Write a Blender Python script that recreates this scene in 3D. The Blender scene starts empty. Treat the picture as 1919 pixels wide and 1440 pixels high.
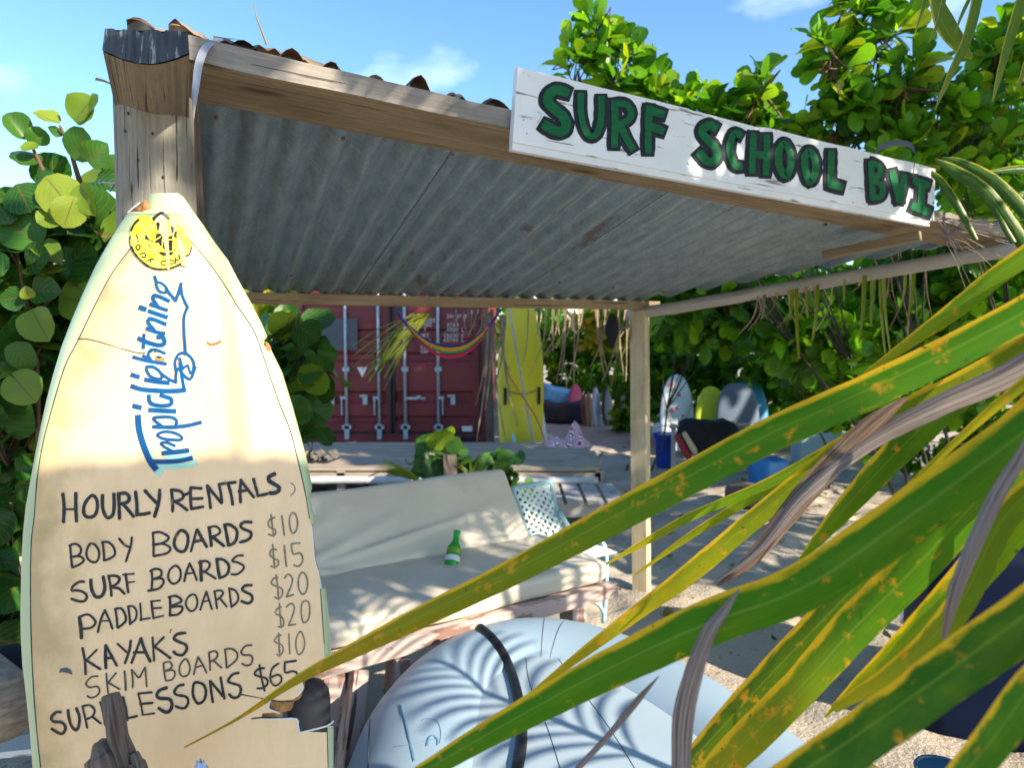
import bpy, bmesh, math, random
import numpy as np
from mathutils import Vector, Matrix, noise
from mathutils.bvhtree import BVHTree
random.seed(7); rng = np.random.default_rng(11)
S = bpy.context.scene; COL = S.collection
R = math.radians
# ---------------------------------------------------------------- camera
F = 1279.0; CX, CY = 959.5, 720.0; PITCH = R(4.25); CAMZ = 1.5
cam = bpy.data.cameras.new('camera'); co = bpy.data.objects.new('camera', cam); COL.objects.link(co)
co.location = (0, 0, CAMZ); co.rotation_euler = (R(90) - PITCH, 0, 0)
cam.sensor_width = 36; cam.sensor_fit = 'HORIZONTAL'; cam.lens = 36 * F / 1919.0
cam.clip_start = 0.05; cam.clip_end = 3000
cam.dof.use_dof = True; cam.dof.focus_distance = 1.42; cam.dof.aperture_fstop = 4.6
S.camera = co
# ---------------------------------------------------------------- sky, sun, exposure
SUN_EL, SUN_AZ = R(29), R(128)          # azimuth clockwise from +Y (view direction)
sd = Vector((math.sin(SUN_AZ) * math.cos(SUN_EL), math.cos(SUN_AZ) * math.cos(SUN_EL), math.sin(SUN_EL)))
sun = bpy.data.lights.new('sun', 'SUN'); sun.energy = 3.8; sun.angle = R(0.53); sun.color = (1, .89, .72)
so = bpy.data.objects.new('sun', sun); COL.objects.link(so); so.location = sd * 30
so.rotation_euler = sd.to_track_quat('Z', 'Y').to_euler()
W = bpy.data.worlds.new('World'); S.world = W; W.use_nodes = True
nt = W.node_tree; nt.nodes.clear()
out = nt.nodes.new('ShaderNodeOutputWorld'); bg = nt.nodes.new('ShaderNodeBackground')
sky = nt.nodes.new('ShaderNodeTexSky'); sky.sky_type = 'NISHITA'; sky.sun_disc = False
sky.sun_elevation = SUN_EL; sky.sun_rotation = SUN_AZ; sky.air_density = 1.0; sky.dust_density = .3; sky.ozone_density = 2.0
tc = nt.nodes.new('ShaderNodeTexCoord'); mp = nt.nodes.new('ShaderNodeMapping'); mp.inputs['Scale'].default_value = (1.4, 1.4, 3.6)
nz = nt.nodes.new('ShaderNodeTexNoise'); nz.inputs['Scale'].default_value = 2.3; nz.inputs['Detail'].default_value = 6; nz.inputs['Roughness'].default_value = .5
rp = nt.nodes.new('ShaderNodeValToRGB'); rp.color_ramp.elements[0].position = .6; rp.color_ramp.elements[1].position = 1.15
mx = nt.nodes.new('ShaderNodeMix'); mx.data_type = 'RGBA'; mx.inputs['B'].default_value = (7, 7.6, 8.4, 1)
hs = nt.nodes.new('ShaderNodeHueSaturation'); hs.inputs['Saturation'].default_value = 1.18; hs.inputs['Value'].default_value = 1.0
L = nt.links.new
L(tc.outputs['Generated'], mp.inputs['Vector']); L(mp.outputs[0], nz.inputs['Vector']); L(nz.outputs['Fac'], rp.inputs[0])
L(sky.outputs[0], hs.inputs['Color']); L(hs.outputs[0], mx.inputs['A']); L(rp.outputs[0], mx.inputs['Factor'])
L(mx.outputs['Result'], bg.inputs['Color']); bg.inputs['Strength'].default_value = .11; L(bg.outputs[0], out.inputs[0])
S.view_settings.view_transform = 'Standard'; S.view_settings.look = 'None'; S.view_settings.exposure = 1.5; S.view_settings.gamma = 1
# ---------------------------------------------------------------- pixel rays
_f = Vector((0, math.cos(PITCH), -math.sin(PITCH))); _u = Vector((0, math.sin(PITCH), math.cos(PITCH))); CAM = Vector((0, 0, CAMZ))
def ray(px, py):
    return Vector(((px - CX) / F, 0, 0)) + _u * ((CY - py) / F) + _f
def P(px, py, d):                         # the place at horizontal distance d seen at that point of the photograph
    r = ray(px, py); return CAM + r * (d / r.y)
def PZ(px, py, z):
    r = ray(px, py); return CAM + r * ((z - CAMZ) / r.z)
# ---------------------------------------------------------------- scene graph helpers
def wloc(o):
    v = Vector(o.location)
    while o.parent: o = o.parent; v = v + Vector(o.location)
    return v
def tag(o, label=None, cat=None, group=None, kind=None):
    for k, v in (('label', label), ('category', cat), ('group', group), ('kind', kind)):
        if v: o[k] = v
    return o
def thing(name, loc, label, cat, group=None):
    o = bpy.data.objects.new(name, None); o.empty_display_size = .1; COL.objects.link(o); o.location = loc
    return tag(o, label, cat, group)
def link(name, me, parent=None):
    o = bpy.data.objects.new(name, me); COL.objects.link(o)
    if parent: o.parent = parent
    return o
def copy_tree(o, parent=None):
    c = o.copy(); COL.objects.link(c)
    if parent: c.parent = parent
    for ch in list(o.children): copy_tree(ch, c)
    return c
class MB:
    """collects geometry in world metres, then links it as one mesh object"""
    def __init__(s): s.v = []; s.f = []; s.m = []; s.uv = []; s.mi = 0; s.tint = {}
    def add(s, vs, fs, uvs=None):
        n = len(s.v); s.v += [Vector(v) for v in vs]
        for i, f in enumerate(fs):
            s.f.append([n + k for k in f]); s.m.append(s.mi)
            s.uv.append(uvs[i] if uvs else [(0, 0)] * len(f))
    def bar(s, a, b, w, h, up=(0, 0, 1), jit=0):
        """box from a to b, w across, h along up; u runs along the length in metres"""
        a = Vector(a); b = Vector(b); d = (b - a); l = d.length; d.normalize()
        x = d.cross(Vector(up)); x.normalize(); y = x.cross(d)
        o = random.random() * 50
        n = max(1, int(l / .12)) if jit else 1
        vs = []
        for i in range(n + 1):
            c = a + d * (l * i / n)
            for sx, sy in ((-1, -1), (1, -1), (1, 1), (-1, 1)):
                j = Vector((noise.noise(c * 3 + Vector((sx * 9, sy * 7, o))), noise.noise(c * 3 + Vector((sx * 5, sy * 3, o + 9))), 0)) * jit
                vs.append(c + x * (sx * w / 2 + j.x) + y * (sy * h / 2 + j.y))
        fs = [(3, 2, 1, 0), tuple(4 * n + k for k in (0, 1, 2, 3))]
        uv = [[(o, 0), (o + .02, w), (o + .02, w + h), (o, h)]] * 2
        per = [0, w, w + h, 2 * w + h, 2 * w + 2 * h]
        for i in range(n):
            for k in range(4):
                q = (k + 1) % 4; fs.append((4 * i + k, 4 * i + q, 4 * i + 4 + q, 4 * i + 4 + k))
                u0, u1 = o + l * i / n, o + l * (i + 1) / n; v0, v1 = o + per[k], o + per[k + 1]
                uv.append([(u0, v0), (u0, v1), (u1, v1), (u1, v0)])
        s.add(vs, fs, uv)
    def tube(s, pts, rad, n=10, cap=True, rough=0, flat=None, rf=2, rl=4):
        pts = [Vector(p) for p in pts]; m = len(pts)
        rad = list(rad) if hasattr(rad, '__len__') else [rad] * m
        t0 = (pts[1] - pts[0]).normalized()
        ref = Vector((0, 0, 1)) if abs(t0.z) < .9 else Vector((1, 0, 0))
        x = t0.cross(ref).normalized(); vs = []; L_ = 0; Ls = []
        o = random.random() * 50
        for i, p in enumerate(pts):
            t = (pts[min(i + 1, m - 1)] - pts[max(i - 1, 0)]).normalized()
            x = (x - t * x.dot(t)).normalized(); y = t.cross(x)
            if i: L_ += (p - pts[i - 1]).length
            Ls.append(L_)
            for k in range(n):
                a = 2 * math.pi * k / n; r = rad[i]
                if rough: r *= 1 + rough * noise.noise(Vector((math.cos(a) * rf, math.sin(a) * rf, L_ * rl + o)))
                q = x * math.cos(a) * r + y * math.sin(a) * r * (flat or 1)
                vs.append(p + q)
        fs = []; uv = []; c = 2 * math.pi * max(rad)
        for i in range(m - 1):
            for k in range(n):
                q = (k + 1) % n; fs.append((i * n + k, i * n + q, i * n + n + q, i * n + n + k))
                v0, v1 = o + c * k / n, o + c * (k + 1) / n
                uv.append([(o + Ls[i], v0), (o + Ls[i], v1), (o + Ls[i + 1], v1), (o + Ls[i + 1], v0)])
        if cap:
            fs += [tuple(reversed(range(n))), tuple((m - 1) * n + k for k in range(n))]
            uv += [[(o + .03 * math.cos(6.28 * k / n), o + .03 * math.sin(6.28 * k / n)) for k in range(n)]] * 2
        s.add(vs, fs, uv)
    def grid(s, rows, closed=False, uvf=None):
        n = len(rows[0]); vs = [p for r in rows for p in r]; fs = []; uv = []
        for i in range(len(rows) - 1):
            for k in range(n if closed else n - 1):
                q = (k + 1) % n; fs.append((i * n + k, i * n + q, (i + 1) * n + q, (i + 1) * n + k))
                if uvf: uv.append([uvf(i, k), uvf(i, k + 1), uvf(i + 1, k + 1), uvf(i + 1, k)])
        s.add(vs, fs, uv or None)
    def poly(s, pts): s.add(pts, [tuple(range(len(pts)))])
    def slab(s, pts, off):
        """a flat outline given a thickness"""
        n = len(pts); off = Vector(off); vs = [Vector(p) for p in pts] + [Vector(p) + off for p in pts]
        fs = [tuple(range(n)), tuple(reversed(range(n, 2 * n)))] + [((i + 1) % n, i, n + i, n + (i + 1) % n) for i in range(n)]
        uv = []
        for f in fs: uv.append([(vs[k].x + vs[k].z * .3, vs[k].z + vs[k].y) for k in f])
        s.add(vs, fs, uv)
    def rbox(s, mat, dims, r, n=8, fn=None):
        """rounded box in the frame mat"""
        d = Vector(dims) / 2; nn = [max(2, int(n)) for _ in range(3)]
        for ax in range(3):
            for sg in (-1, 1):
                rows = []
                for i in range(n + 1):
                    row = []
                    for k in range(n + 1):
                        p = [0, 0, 0]; a, b = (ax + 1) % 3, (ax + 2) % 3
                        p[ax] = sg * d[ax]
                        def dist(t, D):   # bunch the rows near the edges
                            t = t * 2 - 1; return D * math.copysign(abs(t) ** .8 if abs(t) < 1 else 1, t)
                        p[a] = dist(i / n, d[a]); p[b] = dist((k if sg > 0 else n - k) / n, d[b])
                        p = Vector(p); q = Vector([max(-(d[j] - r), min(d[j] - r, p[j])) for j in range(3)])
                        e = p - q
                        if e.length > 1e-9: e = e.normalized() * r
                        p = q + e
                        if fn: p = fn(p, e.normalized() if e.length > 1e-9 else e)
                        row.append(mat @ p)
                    rows.append(row)
                s.grid(rows, uvf=lambda i, k: (i / n * d[(ax + 1) % 3] * 2, k / n * d[(ax + 2) % 3] * 2))
    def ball(s, c, r, n=14, sc=(1, 1, 1), rough=0, fr=6):
        c = Vector(c); rows = []
        for i in range(n + 1):
            th = math.pi * i / n; row = []
            for k in range(n * 2):
                ph = math.pi * k / n; q = Vector((math.sin(th) * math.cos(ph), math.sin(th) * math.sin(ph), math.cos(th)))
                rr = r * (1 + rough * noise.noise(q * fr * .4 + c * 7))
                row.append(c + Vector((q.x * sc[0], q.y * sc[1], q.z * sc[2])) * rr)
            rows.append(row)
        s.grid(rows, closed=True, uvf=lambda i, k: (k / n * .1, i / n * .1))
    def build(s, name, mats, parent=None, smooth=True, bev=0, weld=1e-5, angle=40):
        o0 = wloc(parent) if parent else Vector()
        me = bpy.data.meshes.new(name); me.from_pydata([tuple(v - o0) for v in s.v], [], s.f)
        uvl = me.uv_layers.new(name='UV'); flat = [c for f in s.uv for c in f]
        uvl.data.foreach_set('uv', [t for c in flat for t in c])
        mats = mats if isinstance(mats, (list, tuple)) else [mats]
        for m in mats: me.materials.append(m)
        if len(mats) > 1: me.polygons.foreach_set('material_index', s.m)
        if weld or bev:
            bm = bmesh.new(); bm.from_mesh(me)
            if weld: bmesh.ops.remove_doubles(bm, verts=bm.verts, dist=weld)
            if bev:
                es = [e for e in bm.edges if len(e.link_faces) == 2 and e.calc_face_angle(0) > .6]
                bmesh.ops.bevel(bm, geom=es, offset=bev, segments=2, affect='EDGES', clamp_overlap=True)
            bmesh.ops.recalc_face_normals(bm, faces=bm.faces)
            bm.to_mesh(me); bm.free()
        if smooth: me.shade_smooth() if not angle else (me.shade_smooth(), me.set_sharp_from_angle(angle=R(angle)))
        me.update()
        return link(name, me, parent)
    def pieces(s):
        """one MB for each connected piece"""
        par = list(range(len(s.v)))
        def fd(i):
            while par[i] != i: par[i] = par[par[i]]; i = par[i]
            return i
        for f in s.f:
            for k in f[1:]: par[fd(k)] = fd(f[0])
        out = {}
        for f, u in zip(s.f, s.uv):
            m = out.setdefault(fd(f[0]), (MB(), {})); ids = []
            for k in f:
                if k not in m[1]: m[1][k] = len(m[0].v); m[0].v.append(s.v[k])
                ids.append(m[1][k])
            m[0].f.append(ids); m[0].uv.append(u); m[0].m.append(0)
        return [m for m, _ in out.values()]
    def build_each(s, name, mats, parent=None, **kw): return [m.build(name, mats, parent, **kw) for m in s.pieces()]
    def bvh(s): return BVHTree.FromPolygons([tuple(v) for v in s.v], s.f)
def cat(pts, n=6, closed=False):
    """smooth curve through points (tuples of any length)"""
    p = [np.array(q, float) for q in pts]; m = len(p)
    if m < 3 and not closed:
        return [tuple(p[0] + (p[1] - p[0]) * i / n) for i in range(n + 1)]
    o = []; N = m if closed else m - 1
    for i in range(N):
        if closed: a, b, c, d = p[(i - 1) % m], p[i], p[(i + 1) % m], p[(i + 2) % m]
        else: a, b, c, d = p[max(i - 1, 0)], p[i], p[i + 1], p[min(i + 2, m - 1)]
        for k in range(n):
            t = k / n; o.append(tuple(.5 * ((2 * b) + (c - a) * t + (2 * a - 5 * b + 4 * c - d) * t * t + (3 * b - a - 3 * c + d) * t ** 3)))
    if not closed: o.append(tuple(p[-1]))
    return o
def lerp(tab, x):
    xs, ys = zip(*tab); return float(np.interp(x, xs, ys))
# ---------------------------------------------------------------- materials
def nodes(name):
    m = bpy.data.materials.new(name); m.use_nodes = True; t = m.node_tree; return m, t, t.nodes['Principled BSDF']
def N(t, k, **kw):
    n = t.nodes.new('ShaderNode' + k)
    for a, v in kw.items():
        if a.startswith('_'): n.inputs[a[1:]].default_value = v
        else: setattr(n, a, v)
    return n
def vec(t, coords='Object', scale=(1, 1, 1)):
    c = N(t, 'TexCoord'); m = N(t, 'Mapping'); m.inputs['Scale'].default_value = scale
    t.links.new(c.outputs[coords], m.inputs['Vector']); return m.outputs[0]
def tex(t, v, scale, detail=4, rough=.55, dist=0):
    n = N(t, 'TexNoise'); n.inputs['Scale'].default_value = scale; n.inputs['Detail'].default_value = detail
    n.inputs['Roughness'].default_value = rough; n.inputs['Distortion'].default_value = dist
    t.links.new(v, n.inputs['Vector']); return n.outputs['Fac']
def ramp(t, fac, stops):
    r = N(t, 'ValToRGB'); e = r.color_ramp.elements
    while len(e) < len(stops): e.new(.5)
    for el, (p, c) in zip(e, stops):
        el.position = p; el.color = (c, c, c, 1) if isinstance(c, (int, float)) else (*c, 1)
    t.links.new(fac, r.inputs[0]); return r.outputs[0]
def mixc(t, fac, a, b, mode='MIX'):
    m = N(t, 'Mix'); m.data_type = 'RGBA'; m.blend_type = mode
    for k, x in (('Factor', fac), ('A', a), ('B', b)):
        if isinstance(x, (int, float)): m.inputs[k].default_value = x
        elif isinstance(x, tuple): m.inputs[k].default_value = (*x, 1) if len(x) == 3 else x
        else: t.links.new(x, m.inputs[k])
    return m.outputs['Result']
def bump(t, b, h, strength=.3, dist=.01):
    n = N(t, 'Bump'); n.inputs['Strength'].default_value = strength; n.inputs['Distance'].default_value = dist
    t.links.new(h, n.inputs['Height']); t.links.new(n.outputs[0], b.inputs['Normal'])
def mat(name, c1, c2=None, scale=6, rough=.6, metal=0, stretch=(1, 1, 1), coords='Object', lo=.35, hi=.65, bmp=0, bscale=None, stain=None, spec=.4, bdist=.004, detail=5, sscale=None):
    m, t, b = nodes(name); b.inputs['Roughness'].default_value = rough; b.inputs['Metallic'].default_value = metal
    b.inputs['Specular IOR Level'].default_value = spec
    v = vec(t, coords, stretch); n = tex(t, v, scale, detail)
    c = ramp(t, n, [(lo, c1), (hi, c2 or tuple(x * .82 for x in c1))])
    if stain:                          # (colour, threshold, amount)
        n2 = tex(t, vec(t, coords, (1, 1, 1)), sscale or scale * .45, 7, .6)
        c = mixc(t, ramp(t, n2, [(stain[1], 0), (stain[1] + .1, stain[2])]), c, stain[0])
    t.links.new(c, b.inputs['Base Color'])
    if bmp:
        nb = tex(t, v, bscale or scale * 3, 6); bump(t, b, nb, bmp, bdist)
    return m
def wood(name, c1, c2, crack=(.05, .035, .025), amt=.8, knots=True, rough=.75, fine=60, paint=None, bs=.5, cl=1.6, ct=.655):
    """grain runs along u; dark cracks, knots and, when painted, flaking"""
    m, t, b = nodes(name); b.inputs['Roughness'].default_value = rough; b.inputs['Specular IOR Level'].default_value = .25
    g = tex(t, vec(t, 'UV', (1.6, fine, 1)), 1.6, 7, .65, .3); sp = tex(t, vec(t, 'UV', (30, 90, 1)), 1, 6, .7)
    bl = tex(t, vec(t, 'UV', (3, 9, 1)), 1.0, 4)
    c = ramp(t, g, [(.3, c1), (.7, c2)])
    c = mixc(t, ramp(t, bl, [(.42, 0), (.72, .6)]), c, tuple(x * .5 for x in c1)); c = mixc(t, ramp(t, sp, [(.5, 0), (.75, .4)]), c, tuple(x * .45 for x in c1))
    ck = tex(t, vec(t, 'UV', (cl, fine * .9, 1)), 1.3, 4, .55, .25)
    ckm = ramp(t, ck, [(ct, 0), (ct + .014, amt)])
    if paint:
        fl = tex(t, vec(t, 'UV', (5, fine * .9, 1)), 1.1, 7, .65)
        pm = ramp(t, fl, [(paint[1], 1), (paint[1] + .05, 0)])
        pn = ramp(t, tex(t, vec(t, 'UV', (6, 8, 1)), 1, 4), [(.3, paint[0]), (.75, tuple(x * .86 for x in paint[0]))])
        c = mixc(t, pm, c, pn); ckm = mixc(t, pm, ckm, (0, 0, 0)) if False else ckm
    c = mixc(t, ckm, c, crack)
    if knots:
        vo = N(t, 'TexVoronoi'); vo.inputs['Scale'].default_value = 1; t.links.new(vec(t, 'UV', (2.3, 9, 1)), vo.inputs['Vector'])
        km = ramp(t, vo.outputs['Distance'], [(.07, .85), (.16, 0)])
        c = mixc(t, km, c, tuple(x * .4 for x in c1))
    t.links.new(c, b.inputs['Base Color'])
    sub = N(t, 'Math', operation='SUBTRACT'); t.links.new(g, sub.inputs[0]); t.links.new(ckm, sub.inputs[1]); bump(t, b, sub.outputs[0], bs, .003)
    return m
EDGE_SIDE = -.22
def leafmat(name, veins=None, rough=.35, trans=.35, edge=None, spots=None, spec=.3, sick=0):
    """green from the per-leaf tint; veins, yellow margins and spots from the leaf's own uv"""
    m, t, b = nodes(name); b.inputs['Roughness'].default_value = rough; b.inputs['Specular IOR Level'].default_value = spec
    a = N(t, 'Attribute'); a.attribute_name = 'tint'; c = a.outputs['Color']
    n = tex(t, vec(t), 14, 4); c = mixc(t, ramp(t, n, [(.35, 0), (.7, .35)]), c, (.10, .17, .015))
    sx = N(t, 'SeparateXYZ'); t.links.new(vec(t, 'UV'), sx.inputs[0])
    ab = N(t, 'Math', operation='ABSOLUTE'); t.links.new(sx.outputs['X'], ab.inputs[0])
    if veins:
        w = N(t, 'Math', operation='MULTIPLY_ADD'); t.links.new(ab.outputs[0], w.inputs[0]); w.inputs[1].default_value = -.55; t.links.new(sx.outputs['Y'], w.inputs[2])
        f = N(t, 'Math', operation='PINGPONG'); t.links.new(w.outputs[0], f.inputs[0]); f.inputs[1].default_value = .09
        v1 = ramp(t, f.outputs[0], [(.006, .55), (.016, 0)]); v2 = ramp(t, ab.outputs[0], [(.02, .9), (.05, 0)])
        c = mixc(t, v1, c, tuple(.55 * x for x in veins)) if False else mixc(t, v1, c, (.13, .22, .05)); c = mixc(t, v2, c, veins)
    if edge:
        lg = tex(t, vec(t, 'UV', (.7, 6, 1)), 1.0, 5, .6); c = mixc(t, ramp(t, lg, [(.46, 0), (.75, .5)]), c, (.20, .34, .010))
        st_ = tex(t, vec(t, 'UV', (22, 1.2, 1)), 1.0, 3); c = mixc(t, ramp(t, st_, [(.4, .28), (.65, 0)]), c, (.03, .10, .01))
        c = mixc(t, ramp(t, ab.outputs[0], [(.015, .36), (.09, 0)]), c, (.26, .36, .05))
        e = tex(t, vec(t, 'UV', (1.2, 9, 1)), 1.6, 5); ad = N(t, 'Math', operation='MULTIPLY_ADD'); t.links.new(e, ad.inputs[0]); ad.inputs[1].default_value = .55
        asy = N(t, 'Math', operation='MULTIPLY_ADD'); t.links.new(sx.outputs['X'], asy.inputs[0]); asy.inputs[1].default_value = EDGE_SIDE * .5; hb = N(t, 'Math', operation='MULTIPLY'); t.links.new(ab.outputs[0], hb.inputs[0]); hb.inputs[1].default_value = .5; t.links.new(hb.outputs[0], asy.inputs[2]); t.links.new(asy.outputs[0], ad.inputs[2])
        c = mixc(t, ramp(t, ad.outputs[0], [(.66, 0), (.80, .95)]), c, edge)
    if spots:
        s1 = tex(t, vec(t, 'Object', (1, 1, 1)), 44, 7, .65); s3 = tex(t, vec(t, 'UV', (.8, 9, 1)), 1.0, 2); s4 = N(t, 'Math', operation='MULTIPLY_ADD'); t.links.new(s3, s4.inputs[0]); s4.inputs[1].default_value = .5; t.links.new(s1, s4.inputs[2]); c = mixc(t, ramp(t, s4.outputs[0], [(.875 - sick, 0), (.98 - sick, .85)]), c, spots)
        s2 = tex(t, vec(t, 'Object', (1, 1, 1)), 90, 3, .5); c = mixc(t, ramp(t, s2, [(.70, 0), (.75, .8)]), c, (.10, .04, .01))
    c = mixc(t, ramp(t, tex(t, vec(t), 19, 6, .7), [(.66, 0), (.71, .75)]), c, (.17, .09, .025)) if veins else c
    t.links.new(c, b.inputs['Base Color'])
    tr = N(t, 'BsdfTranslucent'); ms = N(t, 'MixShader'); ms.inputs[0].default_value = trans
    g2 = mixc(t, 1.0, c, (1.5, 1.5, .55), 'MULTIPLY'); t.links.new(g2, tr.inputs['Color'])
    t.links.new(b.outputs[0], ms.inputs[1]); t.links.new(tr.outputs[0], ms.inputs[2]); t.links.new(ms.outputs[0], t.nodes['Material Output'].inputs[0])
    nb = tex(t, vec(t), 40, 3); bump(t, b, nb, .15, .004)
    return m
def flatm(name, c, rough=.6, metal=0, spec=.4): return mat(name, c, tuple(x * .88 for x in c), 9, rough, metal, spec=spec)
K = dict(
 weath=wood('weathered_edge', (.22, .19, .16), (.34, .30, .26), amt=.8, knots=False, fine=70, ct=.64),
 post=wood('post_wood', (.20, .175, .135), (.33, .30, .245), amt=.92, knots=False, fine=75, bs=1.0, cl=3.0, ct=.612),
 under=wood('dark_underside', (.14, .11, .075), (.27, .225, .16), amt=.9, fine=60, ct=.62),  # darker wood tone for the corner beam
 beam=wood('beam_wood', (.22, .155, .085), (.38, .29, .18), amt=.85, ct=.635),
 grey=wood('grey_wood', (.40, .37, .33), (.52, .48, .42), amt=.6, knots=False),
 deck=wood('deck_wood', (.34, .27, .20), (.46, .38, .29), amt=.7),
 char=wood('blackened_end_grain', (.03, .03, .03), (.11, .11, .105), crack=(.005, .005, .005), knots=False, fine=60, paint=((.34, .33, .31), .40)),
 pale=wood('pale_pine', (.50, .40, .25), (.62, .52, .35), amt=.5),
 drift=wood('driftwood', (.09, .065, .05), (.24, .19, .155), amt=.95, knots=False, fine=55, bs=1),
 sign=wood('white_painted_board', (.26, .22, .18), (.36, .31, .26), amt=.75, knots=False, paint=((.80, .80, .78), .60), fine=40, bs=.4, cl=2.4, ct=.645),
 pink=wood('pink_white_painted_wood', (.30, .17, .135), (.40, .26, .21), knots=False, paint=((.60, .47, .42), .52), fine=16),
 blackp=mat('black_paint', (.014, .017, .026), (.022, .024, .032), 40, .65, spec=.2), greenp=mat('green_paint', (.004, .13, .04), (.003, .085, .028), 30, .6, spec=.2, stain=((.30, .40, .33), .66, .7), sscale=28, stretch=(1, 1, 5)),
 ink=mat('black_marker', (.012, .013, .016), (.03, .03, .032), 60, .55, stain=((.30, .21, .10), .63, .85), sscale=70), brown_ink=mat('faded_marker', (.05, .035, .028), (.13, .10, .07), 90, .6),
 pencil=mat('faint_pencil', (.17, .135, .085), (.29, .235, .15), 120, .7, stain=((.62, .47, .27), .60, .8), sscale=80), blue=mat('blue_decal', (.006, .062, .19), (.009, .08, .23), 40, .5, spec=.2), aqua=mat('aqua_decal', (.36, .66, .52), (.42, .72, .58), 20, .45),
 yellow=mat('yellow_sticker', (.80, .66, .01), (.84, .74, .12), 60, .4), foam=mat('tan_foam', (.50, .25, .09), (.30, .14, .05), 55, .9, bmp=1, bscale=120, bdist=.006, stain=((.12, .06, .03), .6, .7), sscale=40),
 chip=flatm('white_fibreglass', (.78, .79, .76), .6), steel=mat('galvanised_rod', (.42, .50, .56), (.30, .36, .40), 20, .45, .3),
 black=flatm('black_rubber', (.012, .012, .014), .5), navy=mat('navy_plastic', (.002, .006, .024), (.003, .009, .032), 4, .6, spec=.12),
 cream=None, white=flatm('white_plastic', (.75, .76, .75), .5), bucket=mat('blue_plastic', (.005, .05, .36), (.004, .04, .28), 8, .35),
 cush=mat('cream_vinyl', (.68, .61, .49), (.62, .55, .44), 5, .45, bmp=.25, bscale=9, bdist=.01, stain=((.45, .41, .32), .62, .5)),
 dinghy=mat('pale_blue_grey_pvc', (.30, .40, .49), (.26, .36, .45), 3, .42, bmp=.12, bscale=7, bdist=.006, stain=((.42, .42, .38), .66, .4), sscale=5),
 dfloor=mat('pale_grey_hull', (.37, .46, .53), (.33, .42, .49), 3, .45), turq=mat('turquoise_tube', (.34, .54, .57), (.28, .47, .51), 12, .4),
 web=flatm('white_woven_strap', (.72, .82, .80), .5), glass=None,
 red=mat('maroon_container_paint', (.20, .028, .030), (.14, .020, .022), 2.2, .5, stain=((.10, .045, .03), .62, .7), bmp=.1, sscale=3),
 plate=mat('grey_panel', (.075, .085, .10), (.06, .07, .085), 5, .5), stencil=mat('white_stencil', (.68, .60, .58), (.5, .38, .36), 30, .6), redp=flatm('red_paint', (.45, .03, .03)),
 bamboo=mat('bamboo', (.55, .56, .55), (.40, .42, .42), 5, .4), ykayak=mat('yellow_plastic', (.66, .55, .015), (.58, .47, .012), 3, .35),
 stemw=mat('dark_stem', (.05, .04, .03), (.03, .025, .02), 18, .85), bark=mat('bark', (.17, .13, .10), (.09, .065, .05), 18, .85, bmp=.6), twig=mat('twig', (.14, .075, .04), (.08, .04, .025), 12, .7),
 dead=mat('dead_palm', (.34, .25, .16), (.17, .12, .08), 9, .8), deadgrey=mat('grey_dead_palm', (.27, .22, .20), (.085, .055, .045), 2.2, .7, coords='UV', stretch=(2.4, .9, 1), lo=.4, hi=.62, bmp=.3, stain=((.48, .42, .34), .6, .6)),
 stone=mat('grey_stone', (.009, .012, .018), (.006, .008, .012), 7, .8, bmp=.5), log=mat('log_wood', (.40, .33, .25), (.20, .16, .12), 22, .85, bmp=.6, stretch=(1, 1, 3)),
 deadbrown=mat('brown_dead_palm', (.20, .13, .09), (.055, .03, .022), 2.2, .7, coords='UV', stretch=(2.0, 1.6, 1), lo=.38, hi=.6, bmp=.3, stain=((.50, .40, .30), .62, .7)),
 clear=mat('grey_strap', (.42, .42, .44), (.30, .31, .34), 9, .35), towel=None, steeln=flatm('nail_steel', (.42, .44, .46), .35, .7),
 cloth=mat('black_cloth', (.006, .007, .010), (.012, .013, .018), 9, .85), redcloth=mat('dull_red_cloth', (.30, .03, .045), (.2, .02, .03), 9, .8), beige=flatm('beige_cloth', (.5, .42, .28), .8),
 blocker=wood('blocker_boards', (.35, .32, .28), (.45, .42, .37), knots=False),  # boards of the unseen screen that shades the surfboard
 tarp=mat('blue_tarp', (.16, .42, .68), (.24, .52, .74), 14, .45, bmp=.4), pinkb=mat('pink_board', (.62, .06, .12), (.5, .10, .15), 5, .4),
 rail=mat('mint_gloss', (.46, .53, .31), (.40, .48, .27), 5, .36, stain=((.50, .50, .30), .6, .5)), yleaf=None)
def cream_mat():
    m, t, b = nodes('yellowed_resin'); b.inputs['Roughness'].default_value = .42; b.inputs['Specular IOR Level'].default_value = .35
    v = vec(t); c = ramp(t, tex(t, v, 3.2, 5), [(.3, (.90, .60, .31)), (.7, (.94, .67, .40))])
    c = mixc(t, ramp(t, tex(t, vec(t, 'Object', (2.2, 2.2, .8)), 5, 8, .75), [(.42, 0), (1.0, .55)]), c, (.50, .33, .14))
    c = mixc(t, ramp(t, tex(t, v, 70, 3), [(.72, 0), (.78, .55)]), c, (.22, .17, .10))
    sx = N(t, 'SeparateXYZ'); t.links.new(vec(t, 'UV'), sx.inputs[0])          # dirt that has worn in along the left rail
    ad = N(t, 'Math', operation='MULTIPLY_ADD'); t.links.new(tex(t, v, 12, 6), ad.inputs[0]); ad.inputs[1].default_value = -.4; ax_ = N(t, 'Math', operation='ADD'); t.links.new(sx.outputs['X'], ax_.inputs[0]); ax_.inputs[1].default_value = .5; t.links.new(ax_.outputs[0], ad.inputs[2])
    c = mixc(t, ramp(t, ad.outputs[0], [(.28, .75), (.42, 0)]), c, (.40, .28, .12))
    t.links.new(c, b.inputs['Base Color']); bump(t, b, tex(t, v, 9, 4), .05, .004); return m
K['cream'] = cream_mat()
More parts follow.
